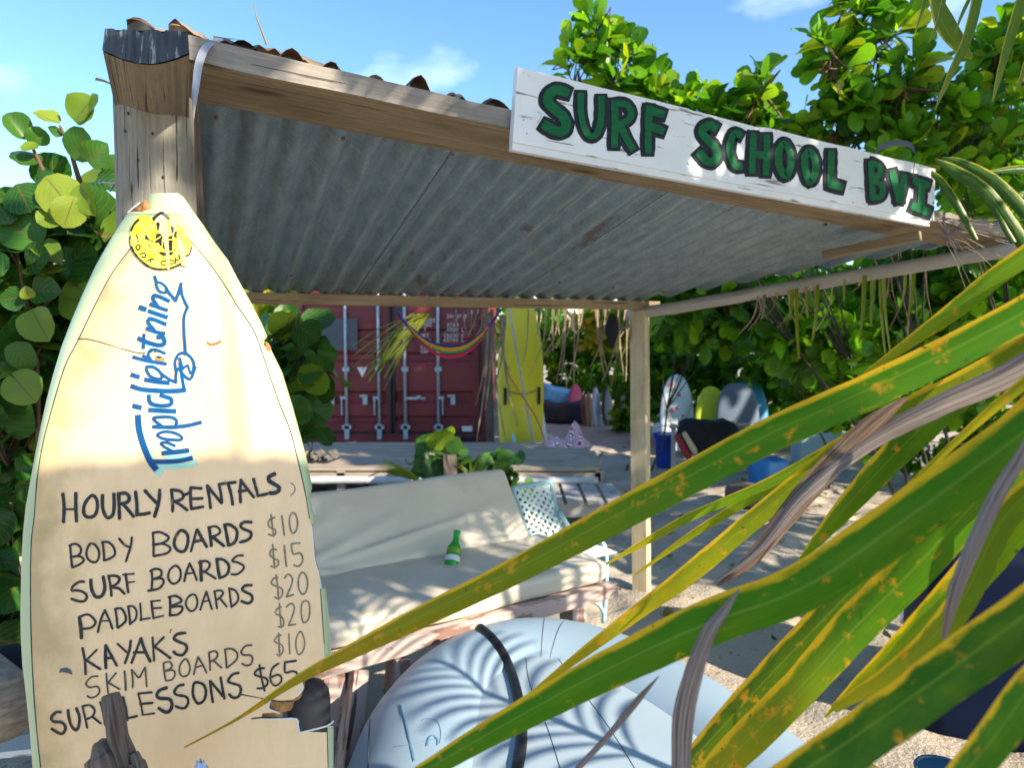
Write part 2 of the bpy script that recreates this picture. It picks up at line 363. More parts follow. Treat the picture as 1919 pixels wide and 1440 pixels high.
def roof_mat():
    m, t, b = nodes('weathered_galvanised_sheet'); b.inputs['Roughness'].default_value = .42; b.inputs['Metallic'].default_value = .4
    v = vec(t, 'UV'); c = ramp(t, tex(t, vec(t, 'UV', (3, .7, 1)), 12, 7, .65), [(.3, (.17, .22, .25)), (.7, (.32, .39, .43))])
    c = mixc(t, ramp(t, tex(t, vec(t, 'UV', (1, 1, 1)), 55, 6, .7), [(.5, 0), (.75, .45)]), c, (.50, .55, .57))
    r1 = tex(t, vec(t, 'UV', (5, 1.3, 1)), 1.7, 8, .7, .3); gate = tex(t, vec(t, 'UV', (1, .6, 1)), 1.1, 2)
    ad = N(t, 'Math', operation='MULTIPLY_ADD'); t.links.new(gate, ad.inputs[0]); ad.inputs[1].default_value = .5; t.links.new(r1, ad.inputs[2])
    rm = ramp(t, ad.outputs[0], [(.862, 0), (.92, .75)])
    c = mixc(t, rm, c, (.115, .058, .04)); t.links.new(c, b.inputs['Base Color'])
    inv = N(t, 'Math', operation='MULTIPLY_ADD'); t.links.new(rm, inv.inputs[0]); inv.inputs[1].default_value = -.4; inv.inputs[2].default_value = .4; t.links.new(inv.outputs[0], b.inputs['Metallic'])
    bump(t, b, tex(t, v, 60, 5), .35, .003); return m
K['roof'] = roof_mat(); K['rust'] = mat('rusty_edge', (.22, .10, .045), (.11, .055, .03), 30, .9, bmp=.7)
def glass():
    m, t, b = nodes('green_glass'); b.inputs['Base Color'].default_value = (.02, .52, .05, 1); b.inputs['Roughness'].default_value = .06
    b.inputs['Transmission Weight'].default_value = .45; b.inputs['IOR'].default_value = 1.45; return m
K['glass'] = glass()
def stripes():
    m, t, b = nodes('striped_towel'); w = N(t, 'TexWave'); w.inputs['Scale'].default_value = 7; w.inputs['Distortion'].default_value = 1.2
    t.links.new(vec(t, 'UV'), w.inputs['Vector']); c = ramp(t, w.outputs['Fac'], [(.46, (.30, .015, .04)), (.54, (.75, .66, .70))])
    t.links.new(c, b.inputs['Base Color']); b.inputs['Roughness'].default_value = .9; return m
K['towel'] = stripes()
def sandmat():
    m, t, b = nodes('coral_sand'); b.inputs['Roughness'].default_value = .95; b.inputs['Specular IOR Level'].default_value = .1
    v = vec(t); c = ramp(t, tex(t, v, 1.3, 6), [(.3, (.42, .35, .275)), (.7, (.54, .465, .375))])
    c = mixc(t, ramp(t, tex(t, v, 160, 4, .7), [(.38, .45), (.55, 0)]), c, (.30, .25, .19))
    c = mixc(t, ramp(t, tex(t, v, 17, 7, .7), [(.60, 0), (.66, .8)]), c, (.16, .11, .07))
    t.links.new(c, b.inputs['Base Color'])
    a = N(t, 'Math', operation='ADD'); t.links.new(tex(t, v, 9, 6), a.inputs[0]); t.links.new(tex(t, v, 60, 5), a.inputs[1]); bump(t, b, a.outputs[0], .6, .02); return m
K['sand'] = sandmat()
K['grape'] = leafmat('sea_grape_leaf', (.15, .10, .03), .38, .32)
K['shrub'] = leafmat('beach_shrub_leaf', (.16, .26, .05), .28, .52)
K['sick'] = leafmat('spotted_palm_leaflet', None, .4, .42, edge=(.72, .44, .02), spots=(.62, .30, .02), spec=.14, sick=.05)
K['palm'] = leafmat('palm_leaflet', None, .4, .42, edge=(.72, .44, .02), spots=(.60, .28, .02), spec=.14)
K['palm2'] = leafmat('palm_leaflet_plain', None, .35, .35, edge=(.42, .36, .04))
# ---------------------------------------------------------------- ground: one sheet to the horizon
def ground():
    def axis(lo, hi, st, far):
        a = list(np.arange(lo, hi, st)); x = st
        b = []; p = hi
        while p < far: b.append(p); x *= 1.35; p += x
        c = []; p = lo; x = st
        while p > -far: x *= 1.35; p -= x; c.append(p)
        return c[::-1] + a + b
    xs = axis(-2.5, 4.0, .045, 400); ys = axis(.3, 12.5, .05, 400)
    mb = MB(); rows = []
    for y in ys:
        row = []
        for x in xs:
            z = 0
            if -4 < x < 7 and -2 < y < 16:
                q = Vector((x, y, 0)); z = .035 * noise.noise(q * 1.1) + .030 * noise.noise(q * 3.1) + .022 * noise.noise(q * 6.3 + Vector((3, 1, 0)))
                z -= .03 * max(0, noise.noise(q * 4.7 + Vector((9, 2, 5))) - .15) * 3
            if y > 9: z += (min(y, 14) - 9) * .012
            row.append(Vector((x, y, z)))
        rows.append(row)
    mb.grid(rows); o = mb.build('ground', K['sand'], weld=0, angle=0); tag(o, 'pale coral sand trodden into footprints', 'sand', kind='structure')
ground()
# ---------------------------------------------------------------- shelter frame and roof
BD = Vector((1, .48, 0)).normalized(); PD = Vector((-BD.y, BD.x, 0))       # along the front beam, and back from it
ML = P(340, 108, 1.53); MR = P(1900, 447, 2.98); BV = (MR - ML).normalized()
FRT = P(1200, 573, 3.95)                                                    # where the back corner post meets the roof
def front(s): return ML + (MR - ML) * s
TH, UW = .052, .195
def pxline(tab, s):                                                          # photo rows along the beam
    return tab
def front_beam():
    mb = MB(); n = 60; rows = []
    nb = PD * UW - Vector((0, 0, .028)); L_ = (MR - ML).length
    for i in range(n + 1):
        s = -.015 + 1.03 * i / n; m = front(s); w = .0035 * noise.noise(m * 5)
        up = Vector((0, 0, TH * (1 - .22 * min(1, max(0, s))) + .004 * noise.noise(m * 9 + Vector((4, 0, 0)))))
        b = m + nb + PD * (.006 * noise.noise(m * 4))
        ring = [m + Vector((0, 0, w)), m + up - PD * .002, m + up + PD * .012 + Vector((0, 0, .005)), b + up, b]
        rows.append(ring)
    o = 3.1; per = [0, TH, TH + .014, TH + .2, TH * 2 + .2, TH * 2 + .4]
    mb.grid(rows, closed=True, uvf=lambda i, k: (o + L_ * i / n, o + per[k]))
    mb.m = [1 if i % 5 == 0 else 0 for i in range(len(mb.m))]
    mb.poly(list(reversed(rows[0]))); mb.poly(rows[-1])
    return mb
beam = front_beam().build('front_roof_beam', [K['beam'], K['weath']], angle=30, weld=0)
tag(beam, 'long sawn timber along the front roof edge, carrying the white painted sign', 'beam')
# back edge line and skewed right edge
FD = (FRT - P(560, 572, FRT.y - .48 * (FRT.x + 1.0)))
FLT = Vector((-1.55, FRT.y - .48 * (FRT.x + 1.55), FRT.z - .005))
def hit_back(p):           # plan distance from a point on the front line back to the back line or the right-hand edge
    a = FLT; d = FRT - FLT
    def inter(a, d):
        det = PD.x * (-d.y) + d.x * PD.y
        t = ((a.x - p.x) * (-d.y) + d.x * (a.y - p.y)) / det
        q = p + PD * t; k = (q - a).dot(d) / d.dot(d); return t, a.z + d.z * k
    t1, z1 = inter(a, d); t2, z2 = inter(FRT, MR - FRT)
    return (t1, z1) if t1 <= t2 or t2 < 0 else (t2, z2 )
roof = thing('corrugated_roof', (0, 3, 1.9), 'rusty grey corrugated sheet roof of the shelter, seen from below', 'roof')
def sheets():
    L_ = (MR - ML).length; wl = .104; amp = .0165; st = wl / 8
    n = int(L_ / st); rows = []; uvs = []
    for i in range(-8, n - 2):
        s = i * st / L_; f = front(s) + Vector((0, 0, TH * (1 - .22 * s) - .010)); t, z = hit_back(f)
        if t < .03: break
        ph = 2 * math.pi * i / 8; row = []; uv = []
        edge = .03 + .035 * noise.noise(Vector((i * .13, 3, 0))) + (.05 if noise.noise(Vector((i * .045, 8, 0))) > .2 else 0)
        for k in range(19):
            q = k / 18; tt = -.01 + (t + .05) * q
            zz = f.z + (z + .012 - f.z) * q
            a = amp * math.sin(ph) + (.010 * max(0, noise.noise(Vector((i * .11, 1, 2)))) if k == 0 else 0)
            row.append(f + PD * (tt + (.055 if k == 0 else 0)) + Vector((0, 0, zz - f.z + a + .0150)))
            uv.append((s * L_, tt))
        rows.append(row); uvs.append(uv)
    top = [[p + Vector((0, 0, .0012)) for p in r] for r in rows]
    mb = MB(); mb.grid(rows, uvf=lambda i, k: uvs[min(i, len(uvs) - 1)][k]); mb.grid([r[::-1] for r in top], uvf=lambda i, k: uvs[min(i, len(uvs) - 1)][18 - k])
    mb.build('sheet', K['roof'], roof, weld=0, angle=0)
    mb = MB()                        # eaten, curled rust along the front edge
    lip = []
    for i, r in enumerate(rows):
        a = noise.noise(Vector((i * .06, 5, 1))); b = noise.noise(Vector((i * .21, 9, 1)))
        w = (.020 + .012 * b) if a > -.1 else .004
        e = r[0] + Vector((0, 0, .003)); lip.append([e + PD * .01, e - PD * w * .8 + Vector((0, 0, .004 + .008 * b)), e - PD * w * 1.8 + Vector((0, 0, -.004 + .014 * b))])
    lip = lip[:int(len(lip) * .40)]
    mb.grid(lip); mb.build('rusted_edge', K['rust'], roof, weld=0, angle=0)
    return rows
RR = sheets()
def topx(p): q = p - CAM; return CX + F * q.x / (q.y * math.cos(PITCH) - q.z * math.sin(PITCH))
for want in (860, 1275):                                             # where one sheet laps under the next
    i0 = min(range(len(RR)), key=lambda i: abs(topx(RR[i][2]) - want)); mb = MB()
    mb.grid([[p - Vector((0, 0, .0045)) for p in RR[min(len(RR) - 1, i0 + k)]] for k in range(5)], uvf=lambda i, k: (i * .013 + want, k * .09)); mb.grid([[RR[i0][k] - Vector((0, 0, .0045 * q)) for k in range(19)] for q in (0, 1)])
    mb.build('sheet_lap', K['roof'], roof, weld=0, angle=0)
mb = MB()
for i in range(14, len(RR) - 30, 25):
    for k in (3, 15): mb.ball(RR[i][k] - Vector((0, 0, .002)), .006, 6)
mb.build_each('nail_head', K['rust'], roof)
def simple(name, mb, m, label, c, group=None, **kw):
    return tag(mb.build(name, m, **kw), label, c, group)
mb = MB(); d_ = (FRT - FLT).normalized(); mb.bar(FLT, FRT + d_ * .12, .05, .05, jit=.002)
simple('back_roof_beam', mb, K['beam'], 'thin squared timber across the back roof edge, the small hammock tied to it', 'beam')
mb = MB(); a = FRT + Vector((-.06, .04, -.012)); b = MR + Vector((.25, -.18, .045)); mb.tube([a + (b - a) * (i / 14) + Vector((0, 0, -.045 + .006 * noise.noise(Vector((i * .7, 0, 0))))) for i in range(15)], .034, 9, rough=.12)
simple('side_roof_pole', mb, K['grey'], 'rough round pole under the side roof edge, palm fronds hanging over it', 'pole', angle=0)
mb = MB(); mb.bar(P(1545, 478, 2.98), P(1725, 442, 2.72), .05, .035, jit=.002); simple('short_rafter', mb, K['beam'], 'short sawn rafter stub beneath the sheet roof below the end of the sign', 'rafter')
# left post: round trunk carrying a square beam whose blackened end points at the viewer
PC = P(293, 300, 1.43); post = thing('left_post', (PC.x, PC.y, 0), 'thick weathered round post behind the nose of the surfboard', 'post')
post.name = 'round_post'
mb = MB(); rows = []; pts = []
TOPZ = P(285, 163, 1.37).z
for i in range(28):
    z = -.1 + (TOPZ + .1) * i / 27; pts.append(Vector((PC.x - .010 * (z - 1.8) * -1 * .6, PC.y, z)))
mb.tube(pts, [.0775 - .004 * (p.z - 1.2) for p in pts], 40, rough=.07, rf=1.2, rl=2); mb.build('trunk', K['post'], post, angle=50)
mb = MB()
for px, py, sx in ((233, 343, -1),):
    a = P(240, 344, 1.40); mb.tube([a, P(190, 342, 1.385)], .0022, 8); mb.tube([P(190, 342, 1.385), P(187, 342, 1.385)], .0048, 8)
a = P(228, 322, 1.43); mb.tube([a, P(206, 359, 1.40)], .0018, 6)
mb.build('nail', K['steeln'], post)
mb = MB()
for px, py in ((248, 190), (272, 191), (286, 250), (234, 245), (240, 212), (322, 214), (305, 332), (258, 300)):
    q = P(px, py, 1.3); dx = q.x - PC.x; rr = .0765; r_ = ray(px, py); o_ = CAM - Vector((PC.x, PC.y, 0)); A_ = r_.x ** 2 + r_.y ** 2; B_ = 2 * (o_.x * r_.x + o_.y * r_.y); C_ = o_.x ** 2 + o_.y ** 2 - rr ** 2; D_ = B_ * B_ - 4 * A_ * C_
    if D_ > 0: mb.ball(CAM + r_ * ((-B_ - math.sqrt(D_)) / (2 * A_)), .0026, 6, (.8, .6, 1.3))
mb.build_each('nail_hole', K['black'], post)
cb = thing('corner_beam', P(274, 120, 1.3), 'square beam end blackened on top, resting on the round post', 'beam')
bl = P(193, 97, 1.19); br = P(355, 102, 1.19); w_ = (br - bl); cdir = (PD + Vector((0, 0, -.13))).normalized()
def cbring(t, up): 
    l = bl + cdir * t; r = l + w_
    return l, r
mb = MB(); n = 20; prof = []
rows = []
for i in range(n + 1):
    t = 1.75 * i / n + (0 if i else 0); l = bl + cdir * t; r = bl + w_ + cdir * t
    up_ = Vector((0, 0, .075)) + cdir * (.075 if i == 0 else 0); b_ = [l.lerp(r, q) - Vector((0, 0, .020 * math.sin(math.pi * q) + .004 * noise.noise(Vector((q * 7, t * 3, 1))))) for q in (0, .1, .25, .4, .55, .7, .85, 1)]
    rows.append(b_ + [r + up_, l.lerp(r, .5) + up_, l + up_])
pr = [0, .015, .04, .065, .09, .11, .13, .15, .23, .3, .38, .46]; mb.grid([r[::-1] for r in rows], closed=True, uvf=lambda i, k: (1.75 * i / n + 7, pr[k] + 7))
mb.poly(rows[-1]); mb.build('timber', K['under'], cb, angle=35, weld=0)
mb = MB(); f0 = rows[0]; f = [f0[0], f0[7], f0[8], f0[10]]; nrm = (f[1] - f[0]).cross(f[3] - f[0]).normalized(); nrm = nrm if nrm.y < 0 else -nrm
g = 9; gr = []
for i in range(g * 3 + 1):
    u = i / (g * 3); col = []
    for k in range(5):
        v_ = k / 4; top = 1 - (.16 if int(u * 26 + 3) % 7 == 0 or int(u * 40) % 11 == 5 else .03 * (1 + noise.noise(Vector((u * 22, 0, 0)))))
        bt_ = Vector((0, 0, -.020 * math.sin(math.pi * u) * (1 - v_))); p = f[0] + (f[1] - f[0]) * u + (f[3] - f[0]) * (v_ * top) + bt_ + nrm * (.002 * noise.noise(Vector((u * 14, v_ * 3, 4)))); col.append(p + nrm * .003)
    gr.append(col)
mb.grid(gr, uvf=lambda i, k: (k * .02, i * .006)); mb.build('end_grain', K['char'], cb, angle=0)
mb = MB(); a = P(367, 150, 1.62); mb.bar(Vector((a.x - .012, a.y, 0)), a + Vector((-.034, 0, .03)), .05, .07, up=(0, 1, 0), jit=.003)
simple('narrow_post', mb, K['drift'], 'narrow brown post tucked behind the thick round post', 'post')
mb = MB(); n = 24
b0 = FRT + Vector((-.005, 0, -.03)); base = P(1203, 1118, 3.92); base.z = -.1
ax = (base - b0).normalized(); rot = Matrix.Rotation(R(-28), 3, 'Z')
mb.bar(base, b0, .088, .088, up=rot @ Vector((0, 1, 0)), jit=.002)
simple('square_post', mb, K['pale'], 'slim pale square pine post under the far roof corner', 'post')
# dry strap and litter on the roof edge
mb = MB(); rows = []
for q in cat([(490, 82, 1.72), (430, 72, 1.62), (392, 82, 1.55), (374, 115, 1.50), (366, 170, 1.47), (358, 230, 1.46), (357, 290, 1.46)], 6):
    p = P(*q); t = (q[1] - 60) / 240; w = .010 * (1 - .75 * max(0, t)); rows.append([p - BD * w, p + Vector((0, -.003, 0)), p + BD * w])
mb.grid(rows); simple('plastic_strap', mb, K['clear'], 'loose grey plastic strap dangling over the front beam by the round post', 'strap', angle=0)
mb = MB()
for pts in ([(500, 84, 1.72), (488, 52, 1.70), (480, 30, 1.69), (477, 8, 1.69)], [(180, 148, 1.36), (196, 152, 1.36), (214, 160, 1.36)], [(920, 222, 1.98), (936, 216, 1.96), (951, 200, 1.95)],
            [(318, 52, 1.56), (322, 46, 1.55), (337, 48, 1.55)], [(905, 245, 1.94), (935, 232, 1.94), (962, 236, 1.95)]):
    c = cat([tuple(P(*q)) for q in pts], 4); mb.tube(c, np.linspace(.0032, .0012, len(c)), 5)
for m_, lab in zip(mb.pieces(), ('long thin dry twig standing up against the sky above the roof edge', 'bent dry twig sticking out beside the blackened beam end', 'short curled twig just beside the end of the sign', 'tiny twig on the husk next to the round post', 'straight twig lying flat against the end of the sign')): simple('dry_twig', m_, K['dead'], lab, 'twig', 'dry twigs on the roof edge')
def scrap(pts, lab, m=None):
    mb = MB(); q = [P(*p) for p in pts]; c = sum(q, Vector()) / len(q); rows = []
    nn = 14
    cc = cat([tuple(x) for x in q], 5)
    for i, p in enumerate(cc):
        p = Vector(p); t = i / (len(cc) - 1); w = .028 * math.sin(math.pi * min(.97, t + .08)) + .004
        z = .014 * noise.noise(p * 30)
        rows.append([p + PD * w + Vector((0, 0, z - .004)), p + Vector((0, 0, .010 + z)), p - PD * w * .9 + Vector((0, 0, -.006 + z * 2))])
    mb.grid(rows); simple('dry_palm_scrap', mb, m or K['dead'], lab, 'dry leaf', 'dry leaf scraps along the roof edge', angle=0)
scrap([(316, 58, 1.60), (340, 50, 1.57), (368, 66, 1.58), (392, 80, 1.62)], 'curled brown husk lying on the roof just right of the round post')
scrap([(400, 76, 1.60), (470, 92, 1.63), (540, 106, 1.72), (605, 124, 1.8)], 'long flat brown frond piece lying along the roof edge under the strap')
scrap([(800, 205, 1.88), (838, 188, 1.86), (862, 184, 1.86), (880, 194, 1.86)], 'small upturned brown leaf on the roof edge midway to the sign')
scrap([(905, 222, 1.93), (922, 214, 1.92), (932, 222, 1.92)], 'smallest dark leaf scrap beside the left end of the sign', K['twig'])
# ---------------------------------------------------------------- brush strokes laid on a surface
def ribbon(mb, pts, w, proj, eps, taper=.65, jit=.10, sub=5, sharp=False):
    closed = len(pts) > 3 and pts[0] == pts[-1]
    q = pts[:-1] if closed else pts
    c = [tuple(p) for p in q] if sharp else cat(q, sub, closed)
    if sharp and len(c) > 1:
        c = [c[0]] + c[1:]
    c = [np.array(p) for p in c]; m = len(c); o = random.random() * 99
    if not closed and not sharp:
        a = c[0] - c[1]; b = c[-1] - c[-2]
        c = [c[0] + a / (np.linalg.norm(a) + 1e-9) * w * .38] + c + [c[-1] + b / (np.linalg.norm(b) + 1e-9) * w * .38]; m += 2
    rows = []
    for i in range(m):
        a = c[(i - 1) % m] if closed or i else c[0]; b = c[(i + 1) % m] if closed or i < m - 1 else c[-1]
        t = b - a; t = t / (np.linalg.norm(t) + 1e-9); n_ = np.array((-t[1], t[0]))
        k = 1 + jit * noise.noise(Vector((i * .6, o, 0))) * 2
        if not closed and not sharp and i in (0, m - 1): k *= taper
        if sharp and 0 < i < m - 1:
            d1 = (c[i] - c[i - 1]); d2 = (c[i + 1] - c[i]); ca = abs(np.dot(d1, d2) / (np.linalg.norm(d1) * np.linalg.norm(d2) + 1e-9)); k *= min(1.5, 1 / max(.55, math.sqrt((1 + ca) / 2)))
        rows.append([proj(*(c[i] + n_ * w * k / 2), eps), proj(*(c[i] - n_ * w * k / 2), eps)])
    if closed: rows.append(rows[0])
    mb.grid(rows)
def zs(reg, strokes, dw):
    """strokes in the coordinates of a magnified view -> photograph coordinates"""
    ox, oy, s = reg; o = []
    for st in strokes:
        w = dw
        if isinstance(st[0], (int, float)): w = st[0]; st = st[1:]
        o.append((w / s, [(ox + x / s, oy + y / s) for x, y in st]))
    return o
# ---------------------------------------------------------------- surfboard price list
B0 = P(320, 362, 1.285); B1 = P(330, 1440, 1.115); BN = (B1 - B0).cross(Vector((1, .10, 0))).normalized()
if BN.y > 0: BN = -BN
def bplane(px, py, eps=0.0):               # where the line of sight meets the board's plane, set off by eps along its normal
    r = ray(px, py); return CAM + r * (((B0 - CAM).dot(BN) + eps) / r.dot(BN))
OL = [(362, 286), (366, 279), (372, 275), (380, 272), (394, 270), (397, 241), (420, 225), (450, 206), (500, 178), (550, 155), (600, 134), (650, 115), (700, 100), (750, 87), (800, 76), (850, 66), (900, 57), (950, 48), (1000, 43), (1050, 40), (1150, 38), (1200, 39), (1250, 42), (1300, 48), (1367, 55), (1440, 61), (1700, 88), (2100, 160), (2350, 230)]
PL = [(397, 303), (411, 286), (463, 246), (527, 201), (638, 146), (691, 120), (789, 91), (844, 78), (902, 69), (968, 64), (1024, 58), (1134, 57), (1243, 60), (1353, 67), (1440, 76), (1700, 104), (2100, 176), (2350, 245)]
PR = [(397, 303), (408, 315), (445, 351), (478, 380), (515, 408), (557, 435), (570, 456 - 14), (625, 478), (698, 503), (760, 525), (807, 544), (862, 558), (924, 572), (972, 580), (984, 583), (1105, 600), (1207, 607), (1360, 613), (1440, 615), (1700, 606), (2100, 566), (2350, 500)]
OR = [(362, 334), (369, 344), (380, 352), (396, 362), (420, 380), (457, 405), (488, 428), (523, 446), (570, 472), (607, 491), (630, 501), (634, 500), (638, 496), (648, 496), (653, 507), (698, 529), (760, 548), (822, 565), (870, 577), (913, 585), (935, 580), (945, 586), (957, 586), (962, 590), (982, 591), (1104, 611), (1163, 617), (1218, 620), (1353, 625), (1440, 625), (1700, 618), (2100, 576), (2350, 510)]
DE = [(396, 900), (970, 900), (972, 580), (984, 584), (1000, 585), (1032, 589), (1050, 590), (1075, 597), (1103, 601), (1105, 600), (1207, 607), (1252, 608), (1256, 597), (1262, 590), (1275, 568), (1282, 565), (1290, 567), (1298, 562), (1307, 556), (1313, 549), (1315, 507), (1330, 504), (1333, 513), (1336, 524), (1337, 516), (1338, 493), (1347, 489), (1348, 556), (1360, 557), (1372, 560), (1373, 613), (1440, 615), (1700, 606), (2100, 566), (2350, 500)]
FO = [(1255, 596), (1262, 592), (1275, 572), (1290, 571), (1300, 566), (1305, 566), (1312, 560), (1314, 555), (1316, 551), (1326, 549), (1333, 545), (1336, 529), (1337, 528), (1340, 530), (1349, 533), (1350, 556), (1372, 558)]
def de(y):
    j = 2.2 * noise.noise(Vector((y * .11, 3, 0))) + 1.3 * noise.noise(Vector((y * .4, 7, 0)))
    if 984 <= y <= 1104: return lerp(DE, y) + j
    return min(lerp(DE, y), lerp(PR, y)) + (j * 1.6 if 1256 <= y <= 1372 else 0)
def sag(px, py):
    if py < 397: py = 397.0
    a, b = lerp(PL, py), lerp(PR, py); h = max(6, (b - a) / 2); u = (px - (a + b) / 2) / h; e = -.020 * min(1, (py - 396) / 40) if py < 436 else -.020
    if abs(u) <= 1: return e * abs(u) ** 3
    pin, o = (a, lerp(OL, py)) if u < 0 else (b, lerp(OR, py)); f = min(.98, max(0, (px - pin) / (o - pin))) if abs(o - pin) > 1 else .98
    return e - .026 * (1 - math.sqrt(1 - f * f))
def bproj(px, py, eps=0): return bplane(px, py, sag(px, py) + eps)
YS = [397] + list(np.arange(398, 1440, 2.0)) + list(np.arange(1440, 2360, 25.0))
base = bplane(330, 2300); board = thing('surfboard', (base.x, base.y, 0), 'battered cream surfboard with mint rails and handwritten hire prices, leaning on the round post', 'surfboard')
mb = MB(); rows = []; NC = 26
for y in YS:
    a, b = lerp(PL, y), de(y); rows.append([bproj(a + (b - a) * k / NC, y) for k in range(NC + 1)])
mb.grid(rows, uvf=lambda i, k: (k / NC * .55, YS[i] * .001)); mb.build('deck', K['cream'], board, weld=1e-6, angle=0)
def rail(rng_, out_, pin_, sgn, lo, hi):
    mb = MB(); rows = []
    ys = [y for y in (list(np.arange(362, 397, 2.0)) + YS) if lo <= y <= hi]
    for y in ys:
        po = lerp(pin_, y) if y >= 397 else 303; oo = lerp(out_, y); row = []
        for k in range(13):
            a = math.pi * k / 12 * .95; px = po + (oo - po) * math.sin(min(a, math.pi / 2)) if a < math.pi / 2 else po + (oo - po) * math.sin(a)
            dep = .026 * (1 - math.cos(a)); s0 = sag(po, y)
            row.append(bplane(px, y, s0 - dep - .0002))
        rows.append(row if sgn > 0 else row[::-1])
    mb.grid(rows); return mb.build('rail', K['rail'], board, weld=1e-6, angle=0)
rail(0, OL, PL, -1, 362, 2351); rail(0, OR, PR, 1, 362, 983); rail(0, OR, PR, 1, 1104, 1253); rail(0, OR, PR, 1, 1361, 2351)
mb = MB(); rows = []; ys = list(np.arange(400, 1440, 2.0)) + list(np.arange(1440, 2360, 30.0))
for y in ys:
    a, b = lerp(PL, y) + (2 if y < 1440 else 0), de(y) - 2
    if 984 <= y <= 1104: b = lerp(DE, y) + 2.0
    if 1255 <= y <= 1372: b = lerp(FO, y)
    row = [bproj(a + (b - a) * k / 10, y, -.004) for k in range(11)] + [bproj(b, y, -.030), bproj(b - 3, y, -.05)] + [bproj(a + (b - a) * k / 6, y, -.05) for k in (5, 3, 1, 0)]
    rows.append(row)
mb.grid(rows, closed=True); mb.build('foam_core', K['foam'], board, weld=0, angle=30)
# white edges of torn fibreglass
mb = MB()
for w, pts in ((3.2, [(594, 1257), (590, 1263), (569, 1275), (566, 1282), (568, 1290), (563, 1298), (557, 1306)]), (3, [(506, 1314), (504, 1321), (503, 1329), (512, 1334), (523, 1338)]), (3.6, [(500, 1350), (530, 1349), (556, 1349), (558, 1360), (561, 1374)]),
               (3, [(561, 1375), (582, 1370), (613, 1362), (625, 1353)]), (2.2, [(581, 936), (585, 946), (587, 957), (591, 964)]), (2.6, [(240, 398), (252, 387), (262, 380)]), (2, [(584, 985), (588, 1030), (590, 1052), (597, 1075), (602, 1103)])):
    ribbon(mb, pts, w, bproj, .0012, sub=2)
mb.build_each('torn_edge', K['chip'], board, weld=0, angle=0)
mb = MB()
for w, pts in ((2.2, [(452, 1303), (480, 1308), (500, 1312), (525, 1316), (548, 1316)]), (2.6, [(472, 1348), (482, 1347), (496, 1346), (520, 1348)]), (1.5, [(146, 635), (165, 636), (190, 642), (215, 650), (240, 657), (262, 662), (285, 660)]), (1.2, [(544, 905), (552, 912), (552, 922), (544, 930)])):
    ribbon(mb, pts, w, bproj, .0009, sub=3, jit=.4)
for a, b in ((315, 1258), (500, 651)): pass
mb.poly([bproj(298 + 5 * math.cos(t), 668 + 4 * math.sin(t), .001) for t in np.linspace(0, 6.28, 9)[:-1]])
mb.build_each('crack', K['ink'], board, weld=0, angle=0)
mb = MB()                                                                # dings: brown nose chip, rail hole, two patches
mb.slab([bproj(x, y, .001) for x, y in ((245, 397), (256, 386), (268, 378), (273, 373), (274, 390), (266, 397))], -BN * .03)
mb.poly([bproj(x, y, .0012) for x, y in ((497, 640), (503, 643), (508, 652), (505, 660), (499, 654))])
mb.poly([bproj(x, y, .0007) for x, y in ((288, 658), (300, 654), (309, 664), (308, 678), (296, 680), (290, 674))])
mb.poly([bproj(401 + 14 * math.cos(t) + 2 * math.sin(3 * t), 641 + 7.5 * math.sin(t) - 3 * math.cos(t), .0007) for t in np.linspace(0, 6.28, 13)[:-1]])
mb.build_each('ding', K['foam'], board, weld=0, angle=0)
mb = MB(); mb.poly([bproj(402 + 12 * math.cos(t), 637 + 5 * math.sin(t) - 3 * math.cos(t), .0011) for t in np.linspace(0, 6.28, 13)[:-1]]); mb.build('scuff', K['chip'], board, weld=0, angle=0)
mb = MB(); mb.poly([bproj(x, y, .001) for x, y in ((110, 1262), (113, 1254), (124, 1252), (132, 1256), (136, 1266), (128, 1263), (118, 1261))]); mb.build('hole', K['plate'], board, weld=0, angle=0)
mb = MB()
ribbon(mb, [(PLx, y) for y, PLx in PL if y <= 1440], 1.8, bproj, .0006, sub=4, jit=.2); ribbon(mb, [(x, y) for y, x in PR if y < 984], 1.6, bproj, .0007, sub=4, jit=.2); ribbon(mb, [(x + .5, y) for y, x in PR if 1104 < y <= 1250], 1.6, bproj, .0006)
ribbon(mb, [(x, y) for y, x in PR if 1360 <= y <= 1440], 1.6, bproj, .0006); ribbon(mb, [(287, 411), (295, 403), (303, 399), (309, 403), (316, 410)], 5.5, bproj, .0012, sub=3)
mb.build('pinline', K['ink'], board, weld=0, angle=0)
R1 = (100, 870, 7.996); R2 = (310, 870, 6.397); R3 = (110, 1030, 7.996); R4 = (340, 1060, 7.38); R5 = (80, 1180, 6.854); R6 = (320, 1190, 6.854)
L1 = (220, 500, 7.2); L2 = (220, 690, 6.855); PX = (0, 0, 1)
